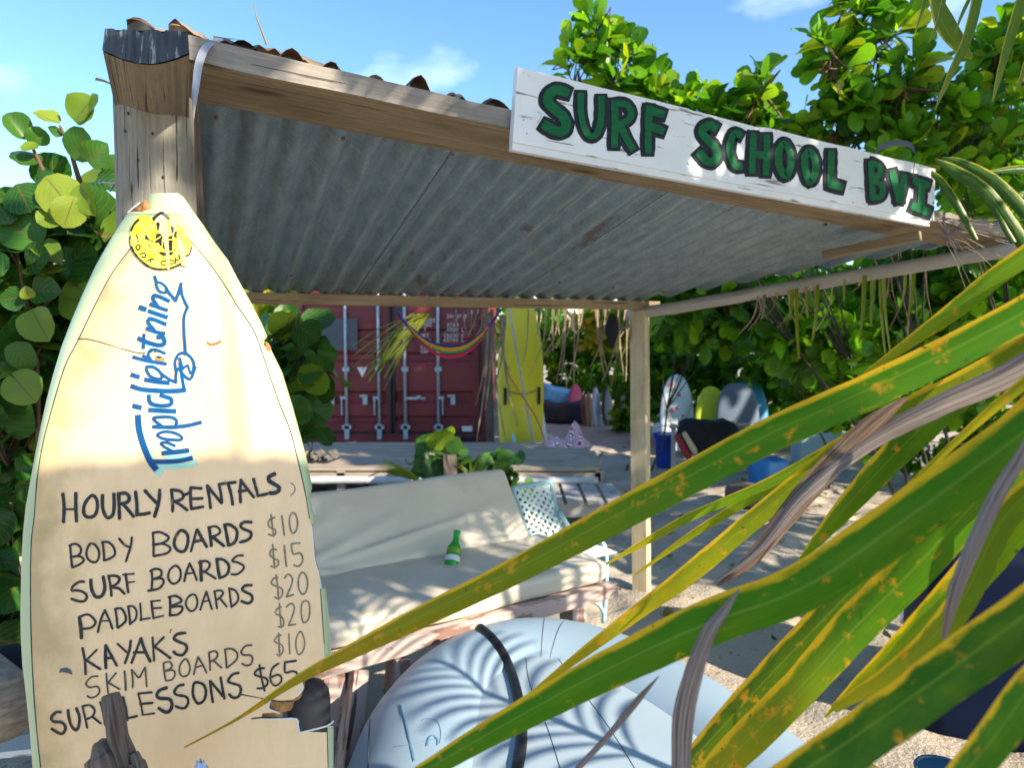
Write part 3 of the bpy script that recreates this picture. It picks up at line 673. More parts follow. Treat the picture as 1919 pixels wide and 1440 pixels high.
TEXT = [('ink', [(R1, 52, [[(140,450),(160,650),(150,870)],[(335,440),(335,650),(345,860)],[32,(160,680),(340,680)],[(570,475),(470,600),(455,740),(520,800),(620,770),(660,640),(640,520),(570,475)],
  [(735,470),(735,640),(770,760),(820,810),(890,760),(910,620),(905,450)],[(975,440),(985,640),(990,820)],[(980,450),(1080,440),(1135,500),(1110,570),(1010,600)],[(1040,600),(1120,690),(1200,790)],
  [(1230,420),(1250,600),(1250,770)],[(1250,760),(1340,755),(1440,735)],[(1370,400),(1450,490),(1540,580)],[(1590,390),(1580,560),(1515,790)]]),
 (R2, 36, [[(70,310),(85,450),(85,570)],[(75,310),(180,330),(215,390),(180,430),(90,455)],[(120,455),(190,500),(260,555)],[(300,290),(300,420),(310,540)],[(300,285),(430,295)],[(300,420),(440,415)],[(310,540),(450,515)],
  [(235,370),(300,340)],[(500,260),(525,400),(540,530)],[(505,265),(580,360),(670,470)],[(640,240),(665,360),(675,470)],[(665,240),(840,220)],[(750,235),(790,380),(805,490)],[(905,190),(895,330),(900,460)],[(905,200),(980,300),(1060,400)],[(880,330),(960,320)],
  [(1055,180),(1085,290),(1110,385)],[(1110,385),(1220,360)],[48,(1310,120),(1250,150),(1240,200),(1300,240),(1360,280),(1350,330),(1300,350),(1250,350)]])]),
 ('ink', [(PX, 4.4, [[(131,1022),(133,1045),(135,1064)],[(130,1023),(141,1020),(150,1026),(151,1036),(144,1043),(132,1045)],[(133,1045),(148,1043),(157,1050),(150,1058),(137,1064)],[(169,1020),(162,1033),(163,1045),(170,1053),(180,1054),(185,1045),(185,1033),(178,1022),(169,1020)],
  [(192,1016),(194,1033),(195,1051)],[(191,1017),(203,1017),(213,1027),(215,1040),(205,1048),(194,1051)],[(223,1010),(232,1021),(241,1026)],[(247,1008),(245,1024),(240,1040),(236,1053)]]),
 (R1, 36, [[(1490,1040),(1500,1200),(1500,1380)],[(1490,1035),(1600,1025),(1720,1090),(1700,1150),(1600,1200),(1490,1210)],[(1500,1215),(1640,1200),(1750,1260),(1700,1340),(1500,1385)]]),
 (R2, 38, [[(180,800),(120,880),(105,970),(150,1040),(220,1050),(260,980),(270,880),(240,820),(180,800)],[28,(375,790),(340,920),(305,1050)],[(380,790),(440,900),(495,995)],[(345,935),(450,910)],[(520,760),(540,880),(550,985)],[28,(515,765),(600,750),(650,790),(640,840),(540,880)],[(570,880),(700,985)],
  [(710,730),(735,860),(755,980)],[38,(705,735),(770,730),(850,790),(855,880),(820,950),(750,980)],[36,(1030,700),(940,700),(900,740),(930,780),(1020,820),(1020,880),(970,920),(895,940)]])]),
 ('ink', [(R3, 40, [[(380,490),(310,490),(220,550),(195,620),(290,620),(390,660),(420,720),(380,780),(290,780),(190,745)],[52,(480,460),(490,590),(540,700),(600,720),(660,680),(690,570),(665,415)],[(745,400),(775,550),(790,700)],[(745,405),(850,400),(910,440),(880,510),(800,560)],[(810,580),(900,590),(985,670)],
  [(1000,370),(1020,500),(1040,650)],[28,(960,385),(1125,370)],[24,(1030,500),(1135,490)],[34,(1390,310),(1400,450),(1390,620)],[34,(1370,330),(1450,295),(1530,320),(1530,400),(1420,450)],[36,(1420,450),(1540,440),(1570,500),(1500,590),(1340,625)],[34,(1740,250),(1660,320),(1640,430),(1690,510),(1760,510),(1820,440),(1825,330),(1790,270),(1740,250)]]),
 (R2, 28, [[(290,1195),(250,1300),(225,1410)],[(290,1195),(340,1300),(375,1395)],[22,(240,1320),(320,1310)],[42,(420,1170),(425,1290),(430,1400)],[(400,1185),(480,1165),(530,1200),(510,1260),(450,1300)],[(460,1290),(530,1330),(600,1375)],[38,(615,1140),(630,1260),(650,1370)],[34,(610,1145),(690,1150),(755,1210),(755,1290),(720,1340),(655,1370)],[26,(930,1100),(860,1105),(800,1165),(870,1185),(940,1230),(920,1280),(860,1325),(790,1325)]])]),
 ('ink', [(R3, 36, [[55,(310,1030),(330,1180),(340,1330)],[(300,1020),(430,980),(520,1040),(550,1110),(480,1180),(350,1195)],[(690,915),(630,1060),(585,1245)],[(690,915),(760,1070),(805,1195)],[24,(630,1080),(750,1075)],[(850,900),(870,1050),(880,1180)],[(840,900),(930,890),(990,970),(1000,1080),(890,1180)],
  [(1040,860),(1060,1000),(1070,1130)],[32,(1035,860),(1110,860),(1165,930),(1150,1050),(1070,1120)],[30,(1220,815),(1230,950),(1235,1070)],[30,(1220,1060),(1365,1035)],[(1390,780),(1400,900),(1420,1040)],[26,(1385,785),(1520,770)],[30,(1400,890),(1535,880)],[26,(1420,1035),(1570,1000)],[(1665,710),(1670,850),(1665,1000)],[(1645,725),(1740,700),(1820,740),(1830,790),(1690,850)],[(1680,870),(1840,860),(1840,930),(1770,985),(1660,990)]]),
 (R4, 28, [[(150,405),(80,460),(60,550),(120,635),(190,610),(220,520),(200,430),(150,405)],[(345,365),(300,490),(260,620)],[(345,365),(380,480),(420,610)],[22,(290,510),(380,490)],[(455,360),(475,480),(490,600)],[(450,365),(540,350),(575,390),(530,450),(475,490)],[(540,470),(625,575)],[(660,320),(675,450),(690,580)],[(655,325),(740,350),(785,430),(770,510),(690,580)],[38,(970,280),(880,285),(840,340),(900,380),(970,420),(975,490),(920,530),(830,500)]])]),
 ('ink', [(R5, 34, [[(510,245),(540,400),(550,580)],[28,(695,265),(560,400)],[(560,400),(650,460),(740,515)],[42,(810,210),(805,350),(810,500)],[(810,210),(880,340),(950,470)],[(810,375),(900,370)],[28,(960,190),(1080,300)],[(1130,150),(1110,280),(1055,440)],[(1260,120),(1200,280),(1140,435)],[42,(1260,120),(1310,270),(1380,415)],[(1170,300),(1310,300)],[28,(1410,105),(1420,250),(1430,410)],[28,(1555,105),(1430,230)],[(1440,230),(1540,300),(1640,375)],[14,(1650,5),(1635,45)],[38,(1830,50),(1730,65),(1685,120),(1740,160),(1830,200),(1850,260),(1800,330),(1730,330),(1680,290)]])]),
 ('brown_ink', [(R5, 23, [[(705,605),(620,620),(555,700),(600,750),(700,740),(730,800),(690,860),(620,885),(570,860)],[(815,570),(825,700),(840,825)],[(940,565),(840,690)],[(840,690),(990,775)],[28,(1050,545),(1060,660),(1065,785)],[(1140,520),(1155,640),(1155,750)],[(1145,525),(1190,580),(1235,625),(1275,565),(1310,495)],[(1315,490),(1325,610),(1335,740)],[(1550,440),(1560,550),(1580,665)],[(1550,440),(1620,420),(1660,460),(1640,510),(1560,540)],[(1580,540),(1670,530),(1700,580),(1660,650),(1580,665)],[(1840,385),(1770,450),(1755,550),(1800,610),(1870,580),(1890,490),(1840,385)]]),
 (R6, 24, [[(350,290),(320,400),(295,515)],[(350,290),(410,390),(460,495)],[(310,430),(420,395)],[(490,240),(500,350),(505,460)],[(490,235),(560,215),(600,250),(580,310),(510,350)],[(540,330),(650,430)],[(695,200),(710,310),(715,430)],[(690,195),(780,185),(850,240),(840,330),(720,430)],[(1040,140),(960,150),(905,220),(930,265),(1020,270),(1050,320),(1020,390),(960,400),(915,375)]])]),
 ('ink', [(R5, 38, [[(230,1070),(170,1070),(110,1140),(140,1190),(240,1200),(290,1260),(270,1330),(220,1345),(115,1285)],[(325,1045),(330,1110),(360,1230),(420,1300),(460,1250),(470,1130),(430,1020)],[28,(510,1000),(540,1130),(570,1270)],[28,(505,995),(600,980),(665,1040),(640,1120),(560,1160)],[28,(640,1130),(745,1215)],[(745,940),(780,1080),(805,1230)],[30,(735,945),(840,915)],[24,(775,1085),(850,1070)],
  [46,(1025,880),(1060,1030),(1080,1170)],[30,(1080,1150),(1210,1120)],[26,(1225,830),(1260,960),(1285,1105)],[28,(1225,830),(1400,815)],[32,(1250,965),(1410,950)],[22,(1285,1105),(1435,1085)],[44,(1590,755),(1500,790),(1465,850),(1500,890),(1620,900),(1660,960),(1640,1040),(1580,1070),(1490,1020)]]),
 (R6, 34, [[(165,645),(90,670),(45,740),(80,780),(190,800),(225,860),(190,940),(130,950),(65,925)],[36,(310,620),(285,700),(290,800),(350,890),(430,840),(450,720),(410,640),(310,620)],[(505,600),(520,740),(540,870)],[(505,600),(600,710),(690,820)],[(640,555),(665,700),(690,825)],[(870,495),(790,520),(735,600),(790,630),(880,660),(900,720),(870,800),(800,815),(750,770)],
  [27,(1200,435),(1120,450),(1075,510),(1130,540),(1230,570),(1240,640),(1180,690),(1110,695)],[27,(1140,395),(1165,560),(1205,725)],[25,(1385,375),(1310,430),(1280,520),(1290,610),(1340,660),(1410,620),(1420,550),(1370,520),(1300,550)],[26,(1610,340),(1465,360)],[26,(1465,360),(1470,490),(1560,475),(1620,500),(1600,590),(1500,640)]])]),
 ('pencil', [(R2, 21, [[(1310,645),(1260,660),(1230,710),(1250,760),(1310,790),(1320,830),(1290,860),(1235,845)],[(1265,610),(1280,740),(1295,870)],[(1395,620),(1410,740),(1425,855)],[(1530,585),(1490,640),(1490,740),(1520,830),(1560,810),(1585,730),(1570,630),(1530,585)]])]),
 ('pencil', [(R2, 22, [[(1330,1030),(1270,1030),(1255,1090),(1290,1130),(1350,1160),(1350,1210),(1310,1240),(1265,1230)],[(1285,970),(1295,1100),(1310,1250)],[(1425,980),(1435,1100),(1450,1230)],[(1610,950),(1510,960)],[(1510,960),(1530,1080),(1610,1070),(1645,1130),(1630,1200),(1590,1230),(1540,1215)]])]),
 ('pencil', [(R4, 24, [[(1330,170),(1270,190),(1245,250),(1300,290),(1390,330),(1390,420),(1340,465),(1290,445)],[(1310,135),(1330,300),(1345,480)],[(1425,180),(1480,125),(1535,190),(1510,300),(1450,440)],[(1450,440),(1550,410)],[(1665,100),(1620,180),(1620,310),(1665,400),(1720,370),(1745,250),(1720,140),(1665,100)]])]),
 ('pencil', [(R4, 23, [[(1380,580),(1330,600),(1300,670),(1380,710),(1415,780),(1400,850),(1340,855)],[(1355,530),(1365,700),(1380,870)],[(1450,580),(1520,530),(1560,590),(1530,720),(1480,835)],[(1480,835),(1580,820)],[(1700,495),(1660,560),(1660,700),(1690,795),(1750,760),(1775,640),(1760,520),(1700,495)]])]),
 ('pencil', [(R4, 21, [[(1380,970),(1320,990),(1290,1060),(1390,1110),(1405,1190),(1360,1250),(1320,1240)],[(1345,940),(1350,1100),(1360,1270)],[(1485,950),(1490,1100),(1500,1230)],[(1640,920),(1590,1010),(1585,1140),(1620,1240),(1680,1190),(1705,1080),(1680,970),(1640,920)]])])]
for mk, groups in TEXT:
    e = .0010; allst = sorted([q for reg, w, sts in groups for q in zs(reg, sts, w)], key=lambda q: min(p[0] for p in q[1])); words = []; right = -99
    for ww, pts in allst:                                                # one mesh for each word
        if min(p[0] for p in pts) - right > 12.5: words.append([])
        words[-1].append((ww, pts)); right = max(right, max(p[0] for p in pts))
    for wd in words:
        mb = MB()
        for ww, pts in wd: ribbon(mb, pts, ww, bproj, e); e += .00003
        mb.build('price' if mk == 'pencil' else 'lettering', K[mk], board, weld=0, angle=0)
LOGO = zs(L2, [[78,(265,630),(280,800),(340,1010),(420,1200),(485,1290)],[60,(450,1205),(650,1205),(820,1190),(945,1160)],[60,(590,1095),(750,1080),(900,1060)],[36,(690,1060),(600,1010),(560,965),(640,960),(735,1000)],[36,(520,850),(600,820),(720,830),(820,880),(820,920),(720,925),(600,910),(530,880),(520,850)],
  [50,(465,755),(700,760),(900,740),(1065,700)],[40,(560,740),(460,650),(560,630),(700,635),(760,680),(750,740)],[60,(420,540),(580,550),(735,555)],[62,(215,488),(290,508)],[52,(405,360),(410,420),(450,465),(560,485),(680,470),(690,400),(620,370),(560,350)],
  [60,(190,235),(320,275),(560,295),(760,295),(860,280)],[38,(860,285),(830,130),(815,10),(800,-60)],[55,(365,150),(500,175),(650,190)],[58,(190,88),(265,112)],[38,(1000,-10),(940,140),(850,90),(790,0)]], 50)
LOGO += zs(L1, [[40,(790,1400),(780,1280),(830,1180),(920,1170),(1010,1250),(1035,1340),(1010,1440)],[40,(840,1240),(880,1380)],[34,(880,1370),(950,1330)],[30,(950,1330),(985,1435)],[40,(400,1350),(400,1410),(450,1480),(540,1515),(600,1500),(590,1440),(500,1360),(400,1350)],[40,(600,1450),(700,1520),(790,1560)],[38,(790,1560),(790,1480),(800,1380)],
  [46,(220,1220),(400,1270),(650,1310)],[38,(470,1280),(420,1200),(440,1130),(520,1120),(640,1170)],[40,(350,1200),(420,1240)],[60,(290,970),(400,1020),(560,1060),(635,1030),(610,950),(550,950)],[46,(360,920),(350,1090)],[50,(400,835),(520,880),(630,900)],[50,(490,850),(415,750),(440,700),(540,730),(645,775)],
  [55,(430,600),(540,640),(660,680)],[66,(310,550),(370,572)],[50,(450,505),(560,550),(665,585)],[50,(540,530),(480,430),(500,385),(580,410),(690,460)],[35,(520,230),(560,320),(640,350),(670,300),(620,240),(560,210),(520,230)],[42,(660,300),(720,380),(785,450)],[46,(785,455),(830,340),(860,230)],[36,(856,240),(880,400),(950,550)],[40,(945,550),(900,680),(900,900),(920,1180)],[44,(525,200),(505,135)]], 50)
for nm, mk, dx, dy, e0, gr in (('logo_shadow', 'aqua', 8, 9, .0006, 1.12), ('logo', 'blue', 0, 0, .0016, 1)):
    mb = MB(); e = e0
    for w, pts in LOGO: ribbon(mb, [(x + dx, y + dy) for x, y in pts], w * gr, bproj, e, taper=1.0, jit=.012); e += .00002
    mb.build(nm, K[mk], board, weld=0, angle=0)
# worn round yellow sticker on the nose
def zp(pts, eps): return [bproj(200 + x / 7.2, 360 + y / 7.2, eps) for x, y in pts]
stk = cat([(310,560),(340,440),(400,350),(480,312),(560,322),(610,360),(625,400),(690,410),(730,470),(780,410),(830,380),(870,350),(905,365),(960,430),(1020,500),(1090,570),(1150,740),(1120,840),(1075,860),(1035,790),(1005,850),(1000,900),(1015,950),(960,990),(860,1030),(720,1048),(580,1015),(450,925),(360,810),(318,700)], 3, True)
def disc(mb, k, eps):
    c = (735, 680); cc = [bproj(200 + c[0] / 7.2, 360 + c[1] / 7.2, eps)]
    rings = [[(c[0] + (x - c[0]) * k * q, c[1] + (y - c[1]) * k * q) for x, y in stk] for q in (.25, .5, .75, 1)]
    rows = [zp(r, eps) for r in rings]; mb.grid([[cc[0]] * len(stk)] + rows, closed=True)
st = None
mb = MB(); disc(mb, 1.0, .0026); sticker = mb.build('sticker', K['yellow'], board, weld=1e-7, angle=0)
mb = MB(); ribbon(mb, [(200 + x / 7.2, 360 + y / 7.2) for x, y in ((1008,962),(950,992),(860,1026),(720,1040),(585,1010),(460,922),(368,810),(326,700),(318,600))], 3.6, bproj, .0029, jit=.3); ribbon(mb, [(200 + x / 7.2, 360 + y / 7.2) for x, y in ((1145,745),(1118,835),(1080,855))], 3, bproj, .0029); mb.build_each('black_rim', K['blackp'], sticker, weld=0, angle=0)
mb = MB(); mb.poly(zp([(470,560),(530,570),(580,650),(650,660),(670,560),(740,560),(850,600),(950,590),(930,780),(880,850),(760,860),(640,790),(560,720),(520,630)], .0032))
for i, (w, p) in enumerate(zs((200, 360, 7.2), [[(400,580),(420,640),(395,690),(425,660)],[(420,710),(395,750),(430,780),(450,730),(420,710)],[(450,840),(510,820),(520,880),(470,870)],[(545,930),(600,900),(640,910)],[(600,900),(590,945)],[(800,930),(745,935),(735,975),(790,980)],[(850,920),(920,930),(925,960),(860,965)],[(920,880),(940,920),(980,900),(970,850)],[44,(890,430),(880,590)],[36,(935,540),(925,590)],[30,(330,520),(370,430),(430,370)],[40,(690,420),(700,500)]], 17)):
    ribbon(mb, p, w, bproj, .0031 + i * .00003)
mb.build('hand_print', K['blackp'], sticker, weld=0, angle=0)
mb = MB()
for i, (w, p) in enumerate(zs((200, 360, 7.2), [[(580,690),(700,700),(720,800),(690,830),(590,720),(580,690)],[(750,640),(905,640),(895,800),(750,800),(750,640)],[(640,660),(730,600)],[(865,430),(860,580),(890,590),(900,440),(865,430)]], 15)): ribbon(mb, p, w, bproj, .0038 + i * .00003, sharp=True)
mb.build_each('yellow_outline', K['yellow'], sticker, weld=0, angle=0)
mb = MB(); mb.poly(zp([(755,340),(810,360),(830,560),(835,700),(850,900),(850,1045),(812,1045),(795,800),(750,600),(700,520),(720,430)], .0043)); mb.poly(zp([(960,600),(1005,640),(1020,740),(1060,860),(1075,1000),(1010,990),(985,860),(950,720)], .0043))
mb.build_each('torn_gap', K['cream'], sticker, weld=0, angle=0)
# ---------------------------------------------------------------- painted sign on the front beam
SA, SB, SC_, SD_ = (970, 125), (1753, 316), (1750, 423), (961, 279)           # corners tl, tr, br, bl in the photograph
fl = front((961 - 340) / 1560 * .74); 
def on_front(px, py):     # meet the upright plane just ahead of the front beam
    n_ = Vector((BV.x, BV.y, 0)).normalized(); nn = Vector((n_.y, -n_.x, 0)); o = ML - PD * .030; r = ray(px, py); return CAM + r * ((o - CAM).dot(nn) / r.dot(nn))
nn_ = Vector((BV.y, -BV.x, 0)).normalized(); nn_ = nn_ if nn_.y < 0 else -nn_
def sproj(px, py, eps=0): return on_front(px, py) + nn_ * eps
sg = thing('shop_sign', sproj(1360, 300), 'long white painted board with green hand lettering, fixed to the front roof beam', 'sign')
tl, tr, br_, bl_ = [sproj(*q) for q in (SA, SB, SC_, SD_)]
def plank(tl, tr, br, bl, th, n=60):
    mb = MB(); rows = []; Lw = (tr - tl).length
    for i in range(n + 1):
        q = i / n; a = tl + (tr - tl) * q; b = bl + (br - bl) * q
        a = a + Vector((0, 0, .003 * noise.noise(a * 7) - (.004 if .32 < q < .5 else 0))); rows.append([a, b, b - nn_ * th, a - nn_ * th])
    h = (tl - bl).length; pr = [0, h, h + th, 2 * h + th, 2 * h + 2 * th]
    mb.grid(rows, closed=True, uvf=lambda i, k: (5 + Lw * i / n, 3 + pr[k])); mb.poly(rows[0]); mb.poly(rows[-1][::-1]); return mb
plank(tl, tr, br_ + Vector((0, 0, .018)), bl_ + Vector((0, 0, .018)), .022).build('board', K['sign'], sg, angle=35, weld=0)
m2 = [sproj(px, py, -.004) for px, py in ((963, 255), (1746, 405), (1745, 424), (961, 280))]
plank(*m2, .02).build('batten', K['sign'], sg, angle=35, weld=0)
ZA = (960, 120, 5.644); ZB = (1260, 190, 5.644); ZC = (1480, 230, 5.644)
SIGN1 = zs(ZA, [[105,(560,300),(470,275),(390,320),(370,400),(430,470),(520,545),(565,630),(540,700),(460,715),(350,655)],[70,(720,330),(720,500),(760,690),(840,770),(910,690),(935,520),(935,370)],[75,(1075,410),(1080,640),(1072,860)],[70,(1100,420),(1195,430),(1250,510),(1225,590),(1120,640)],[75,(1140,660),(1200,790),(1260,890)],[75,(1440,470),(1430,700),(1430,920)],[85,(1450,490),(1575,530)],[85,(1450,660),(1570,705)]], 80)
SIGN2 = zs(ZB, [[88,(440,275),(385,255),(315,295),(320,355),(380,420),(440,490),(465,560),(440,625),(370,640),(285,560)],[75,(700,355),(655,340),(615,400),(600,500),(620,610),(660,680),(710,690)],[70,(850,360),(840,560),(835,740)],[70,(990,380),(990,560),(980,760)],[80,(850,560),(985,575)],[78,(1165,450),(1115,540),(1120,680),(1185,790),(1240,700),(1240,560),(1205,470),(1165,450)],[78,(1430,530),(1390,610),(1400,740),(1445,850),(1500,760),(1505,650),(1475,560),(1430,530)],[72,(1670,550),(1668,700),(1665,880)],[90,(1670,880),(1765,905)]], 80)
SIGN3 = zs(ZC, [[66,(850,430),(860,620),(868,790)],[62,(870,430),(940,470),(955,530),(910,580),(870,600)],[62,(870,610),(950,650),(975,720),(950,780),(870,800)],[72,(1080,530),(1115,680),(1150,820)],[72,(1205,570),(1180,700),(1150,820)],[80,(1320,620),(1440,655)],[72,(1390,640),(1375,880)],[90,(1310,890),(1445,940)]], 70)
for nm, mk, ad, e0 in (('letter_outline', 'blackp', 15, .0008), ('letter_fill', 'greenp', 0, .0030)):
    for SIGN in (SIGN1, SIGN2, SIGN3):
        mb = MB(); e = e0
        for w, pts in SIGN: ribbon(mb, pts, w + ad, sproj, e, taper=.8 if ad == 0 else .88, jit=.05); e += .00006
        mb.build(nm, K[mk], sg, weld=0, angle=0)
mb = MB()
for x, y in ((981, 225), (987, 250), (1175, 291), (1288, 306), (1290, 308), (1478, 338), (1598, 380)): mb.ball(sproj(x, y, .0005), .0028, 6, (1, .5, 1))
c = cat([tuple(sproj(1005, 210, .006)), tuple(sproj(1010, 216, .012)), tuple(sproj(1009, 225, .01)), tuple(sproj(1003, 231, .008))], 4); mb.tube(c, .0012, 5)
mb.build_each('nail', K['steeln'], sg)
mb = MB()
rows = []
for q in cat([(1662, 285, -.05), (1668, 272, -.04), (1685, 266, -.02), (1702, 270, 0), (1708, 285, .012), (1708, 305, .012), (1706, 330, .008)], 5):
    p = sproj(q[0], q[1], q[2]); w = .011 if q[1] < 285 else .003; rows.append([p - Vector((0, 0, w)), p + nn_ * .003, p + Vector((0, 0, w))])
mb.grid(rows); simple('fallen_leaf', mb, K['plate'], 'narrow bluish leaf hooked over the top of the sign above its last letters', 'leaf', angle=0)
# ---------------------------------------------------------------- bench with vinyl cushions
BL = Vector((-math.cos(R(33)), -math.sin(R(33)), 0)); BDp = Vector((-BL.y * -1 * -1, 0, 0)); BDp = Vector((BL.y, -BL.x, 0)); BDp = BDp if BDp.y > 0 else -BDp
BO = Vector((.385, 2.86, 0))                                    # front right corner of the seat on the ground
def bq(l, d, z): return BO + BL * l + BDp * d + Vector((0, 0, z))
bench = thing('bench', bq(.9, .3, 0), 'low bench of pink and white painted planks under the cream cushions', 'bench')
LEN = 1.75
mb = MB(); mb.bar(bq(-.05, -.03, .405), bq(LEN, -.03, .405), .04, .062, jit=.002); mb.bar(bq(-.02, .46, .395), bq(LEN, .46, .395), .04, .085); mb.bar(bq(0, .0, .39), bq(0, .46, .39), .04, .08); mb.bar(bq(LEN, .0, .39), bq(LEN, .46, .39), .04, .08)
for k in range(3): mb.bar(bq(.05, .08 + .15 * k, .425), bq(LEN, .08 + .15 * k, .425), .11, .02)
mb.build('seat_frame', K['pink'], bench)
for l, d in ((.14, .02), (.14, .44), (1.18, .02), (1.18, .44)):
    mb = MB(); mb.bar(bq(l, d, -.05), bq(l, d, .36), .09, .07, up=BL, jit=.003); mb.build('leg', K['pink'], bench)
mb = MB(); mb.bar(bq(.3, .5, .40), bq(.3, .77, .74), .06, .04, up=BL); mb.bar(bq(1.4, .5, .40), bq(1.4, .77, .74), .06, .04, up=BL); mb.bar(bq(.2, .77, .70), bq(LEN, .77, .70), .03, .09); mb.build('back_frame', K['pink'], bench)
mb = MB(); mb.bar(bq(1.02, -.10, -.02), bq(.95, -.02, .36), .10, .05, up=BL, jit=.003); mb.bar(bq(1.2, -.14, -.02), bq(1.1, -.02, .36), .10, .05, up=BL, jit=.003); mb.build('brace', K['pink'], bench)
def frame(o, x, y):
    x = Vector(x).normalized(); z = x.cross(Vector(y)).normalized(); y = z.cross(x); return Matrix(((x.x, y.x, z.x, o.x), (x.y, y.y, z.y, o.y), (x.z, y.z, z.z, o.z), (0, 0, 0, 1)))
def wr(p, n): return p + n * (.006 * noise.noise(p * 6) + .003 * noise.noise(Vector((p.x * 3, p.y * 14, p.z * 8))))
def seatfn(p, n):
    q = p + n * (.007 * noise.noise(p * 5) + .004 * noise.noise(Vector((p.x * 16, p.y * 3, 1)))); q.z -= .018 * math.exp(-((p.x - .25) / .3) ** 2 - (p.y / .2) ** 2); return q
mb = MB(); mb.rbox(frame(bq(LEN / 2 - .02, .22, .485), BL, BDp), (LEN, .50, .095), .03, 34, seatfn)
simple('seat_cushion', mb, K['cush'], 'flat cream vinyl cushion lying on the bench seat', 'cushion', angle=0)
tl_ = Vector((0, 0, 0)); up = (Vector((0, 0, 1)) * .80 + BDp * .60).normalized()
def backfn(p, n):
    q = p + n * (.007 * noise.noise(p * 4) + .006 * noise.noise(Vector((p.x * 2.5, p.y * 7, 3)))); f = sum(1.9 * h_ * math.exp(-((p.x * a_ + p.y + b_) / w_) ** 2) * max(0, 1 - abs(p.x - c_) / .55) for a_, b_, w_, c_, h_ in ((.35, .06, .022, .25, .016), (-.22, .20, .018, .1, .012), (.5, -.08, .02, .45, .012), (.15, .12, .016, -.2, .010))); return q + Vector((0, 0, f * (-1 if n.z < 0 else 1)))
mb = MB(); mb.rbox(frame(bq(LEN / 2 + .07, .47, .515) + up * .18, BL, up), (LEN, .38, .085), .032, 64, backfn)
simple('backrest_cushion', mb, K['cush'], 'tall cream vinyl cushion leaning upright as the bench back, bottle resting on it', 'cushion', angle=0)
# bottle propped in the fold
bb = P(845, 1066, 2.80); bt = P(857, 996, 2.91); ax = (bt - bb).normalized(); Lb = (bt - bb).length
bot = thing('beer_bottle', bb, 'empty green glass bottle propped against the cream back cushion', 'bottle')
mb = MB(); pr = [(0, .85), (.03, 1), (.5, 1), (.56, .95), (.66, .6), (.74, .44), (.93, .42), (.94, .5), (.99, .5), (1, .40)]
mb.tube([bb + ax * Lb * t for t, r in pr], [.031 * r for t, r in pr], 20); mb.build('glass_body', K['glass'], bot, angle=0)
mb = MB(); mb.tube([bb + ax * Lb * t for t in (.16, .30)], .0316, 20, cap=False); lab = mb.build('label', K['white'], bot)
mb = MB(); mb.tube([bb + ax * Lb * t for t in (.36, .5)], .0317, 20, cap=False); mb.build('label', mat('gold_green_label', (.45, .38, .02), (.02, .30, .04), 60, .4), bot)
# ---------------------------------------------------------------- turned-over inflatable dinghy
DP = [(-.24, .95, .25), (-.225, 1.35, .25), (-.215, 1.7, .25), (-.2, 1.95, .255), (-.1, 2.16, .265), (.08, 2.25, .27), (.29, 2.17, .265), (.46, 1.97, .255), (.60, 1.7, .245), (.72, 1.4, .24), (.84, 1.05, .235)]
DC = cat(DP, 8); din = thing('inflatable_dinghy', (.15, 1.7, 0), 'pale blue grey inflatable dinghy with a black rubbing strip, in front of the bench', 'dinghy')
mbt = MB(); mbt.tube(DC, [.245] * len(DC), 40, rough=.015); mbt.build('tube', K['dinghy'], din, angle=0)
mb = MB(); rows = []; nC = len(DC); h = nC // 2
for i in range(4, h - 3):
    a = Vector(DC[i]); b = Vector(DC[nC - 1 - i]); row = []
    for k in range(17):
        q = k / 16; p = a.lerp(b, q); row.append(Vector((p.x, p.y, .455 + .015 * math.sin(math.pi * q))))
    rows.append(row)
mb.grid(rows); mbt.grid(rows); bv = mbt.bvh(); floor_ = mb.build('hull_floor', K['dfloor'], din, angle=0)
def dhit(px, py, off=.004, bvt=None):
    r = ray(px, py).normalized(); h_ = (bvt or bv).ray_cast(CAM, r)
    return (h_[0] - r * off) if h_[0] else None
def onring(i, off, n=24, a0=-.3, a1=3.4):      # a hoop round the tube at axis sample i
    c = Vector(DC[i]); t = (Vector(DC[min(i + 1, nC - 1)]) - Vector(DC[max(i - 1, 0)])).normalized(); x = Vector((0, 0, 1)).cross(t).normalized(); y = t.cross(x)
    return [c + x * math.cos(a) * (.245 + off) + y * math.sin(a) * (.245 + off) for a in np.linspace(a0, a1, n)]
mb = MB()
for i in (41, 43): mb.tube(onring(i, .0002, 40, 0, 6.28), .0014, 5)
for py0 in (1335, 1385, 1425): pass
mb.build_each('seam', K['plate'], din)
mb = MB()
for off in ((-.12, .0), (.08, .0)):
    pts = [Vector((Vector(DC[i]).lerp(Vector(DC[nC - 1 - i]), .5 + off[0]))) for i in range(5, h - 6)]
    mb.tube([Vector((p.x, p.y, .455 + .015 * math.sin(math.pi * (.5 + off[0])) - .0004)) for p in pts], .0016, 5)
mb.build_each('seam', K['plate'], din)
strip = [dhit(px, py, .0) for px, py in cat([(868, 1176), (890, 1174), (915, 1190), (940, 1222), (958, 1262), (970, 1305), (977, 1350), (977, 1395), (970, 1440)], 5)]
strip = [p for p in strip if p]; 
if strip:
    strip = [strip[0] + Vector((-.02, .03, -.10)), strip[0] + Vector((-.01, .02, -.03))] + strip + [strip[-1] + Vector((-.01, -.08, -.01)), strip[-1] + Vector((-.02, -.2, -.03))]
    mb = MB(); mb.tube(cat([tuple(p) for p in strip], 3), .0155, 10); mb.build('rubbing_strip', K['black'], din, angle=0)
mb = MB()
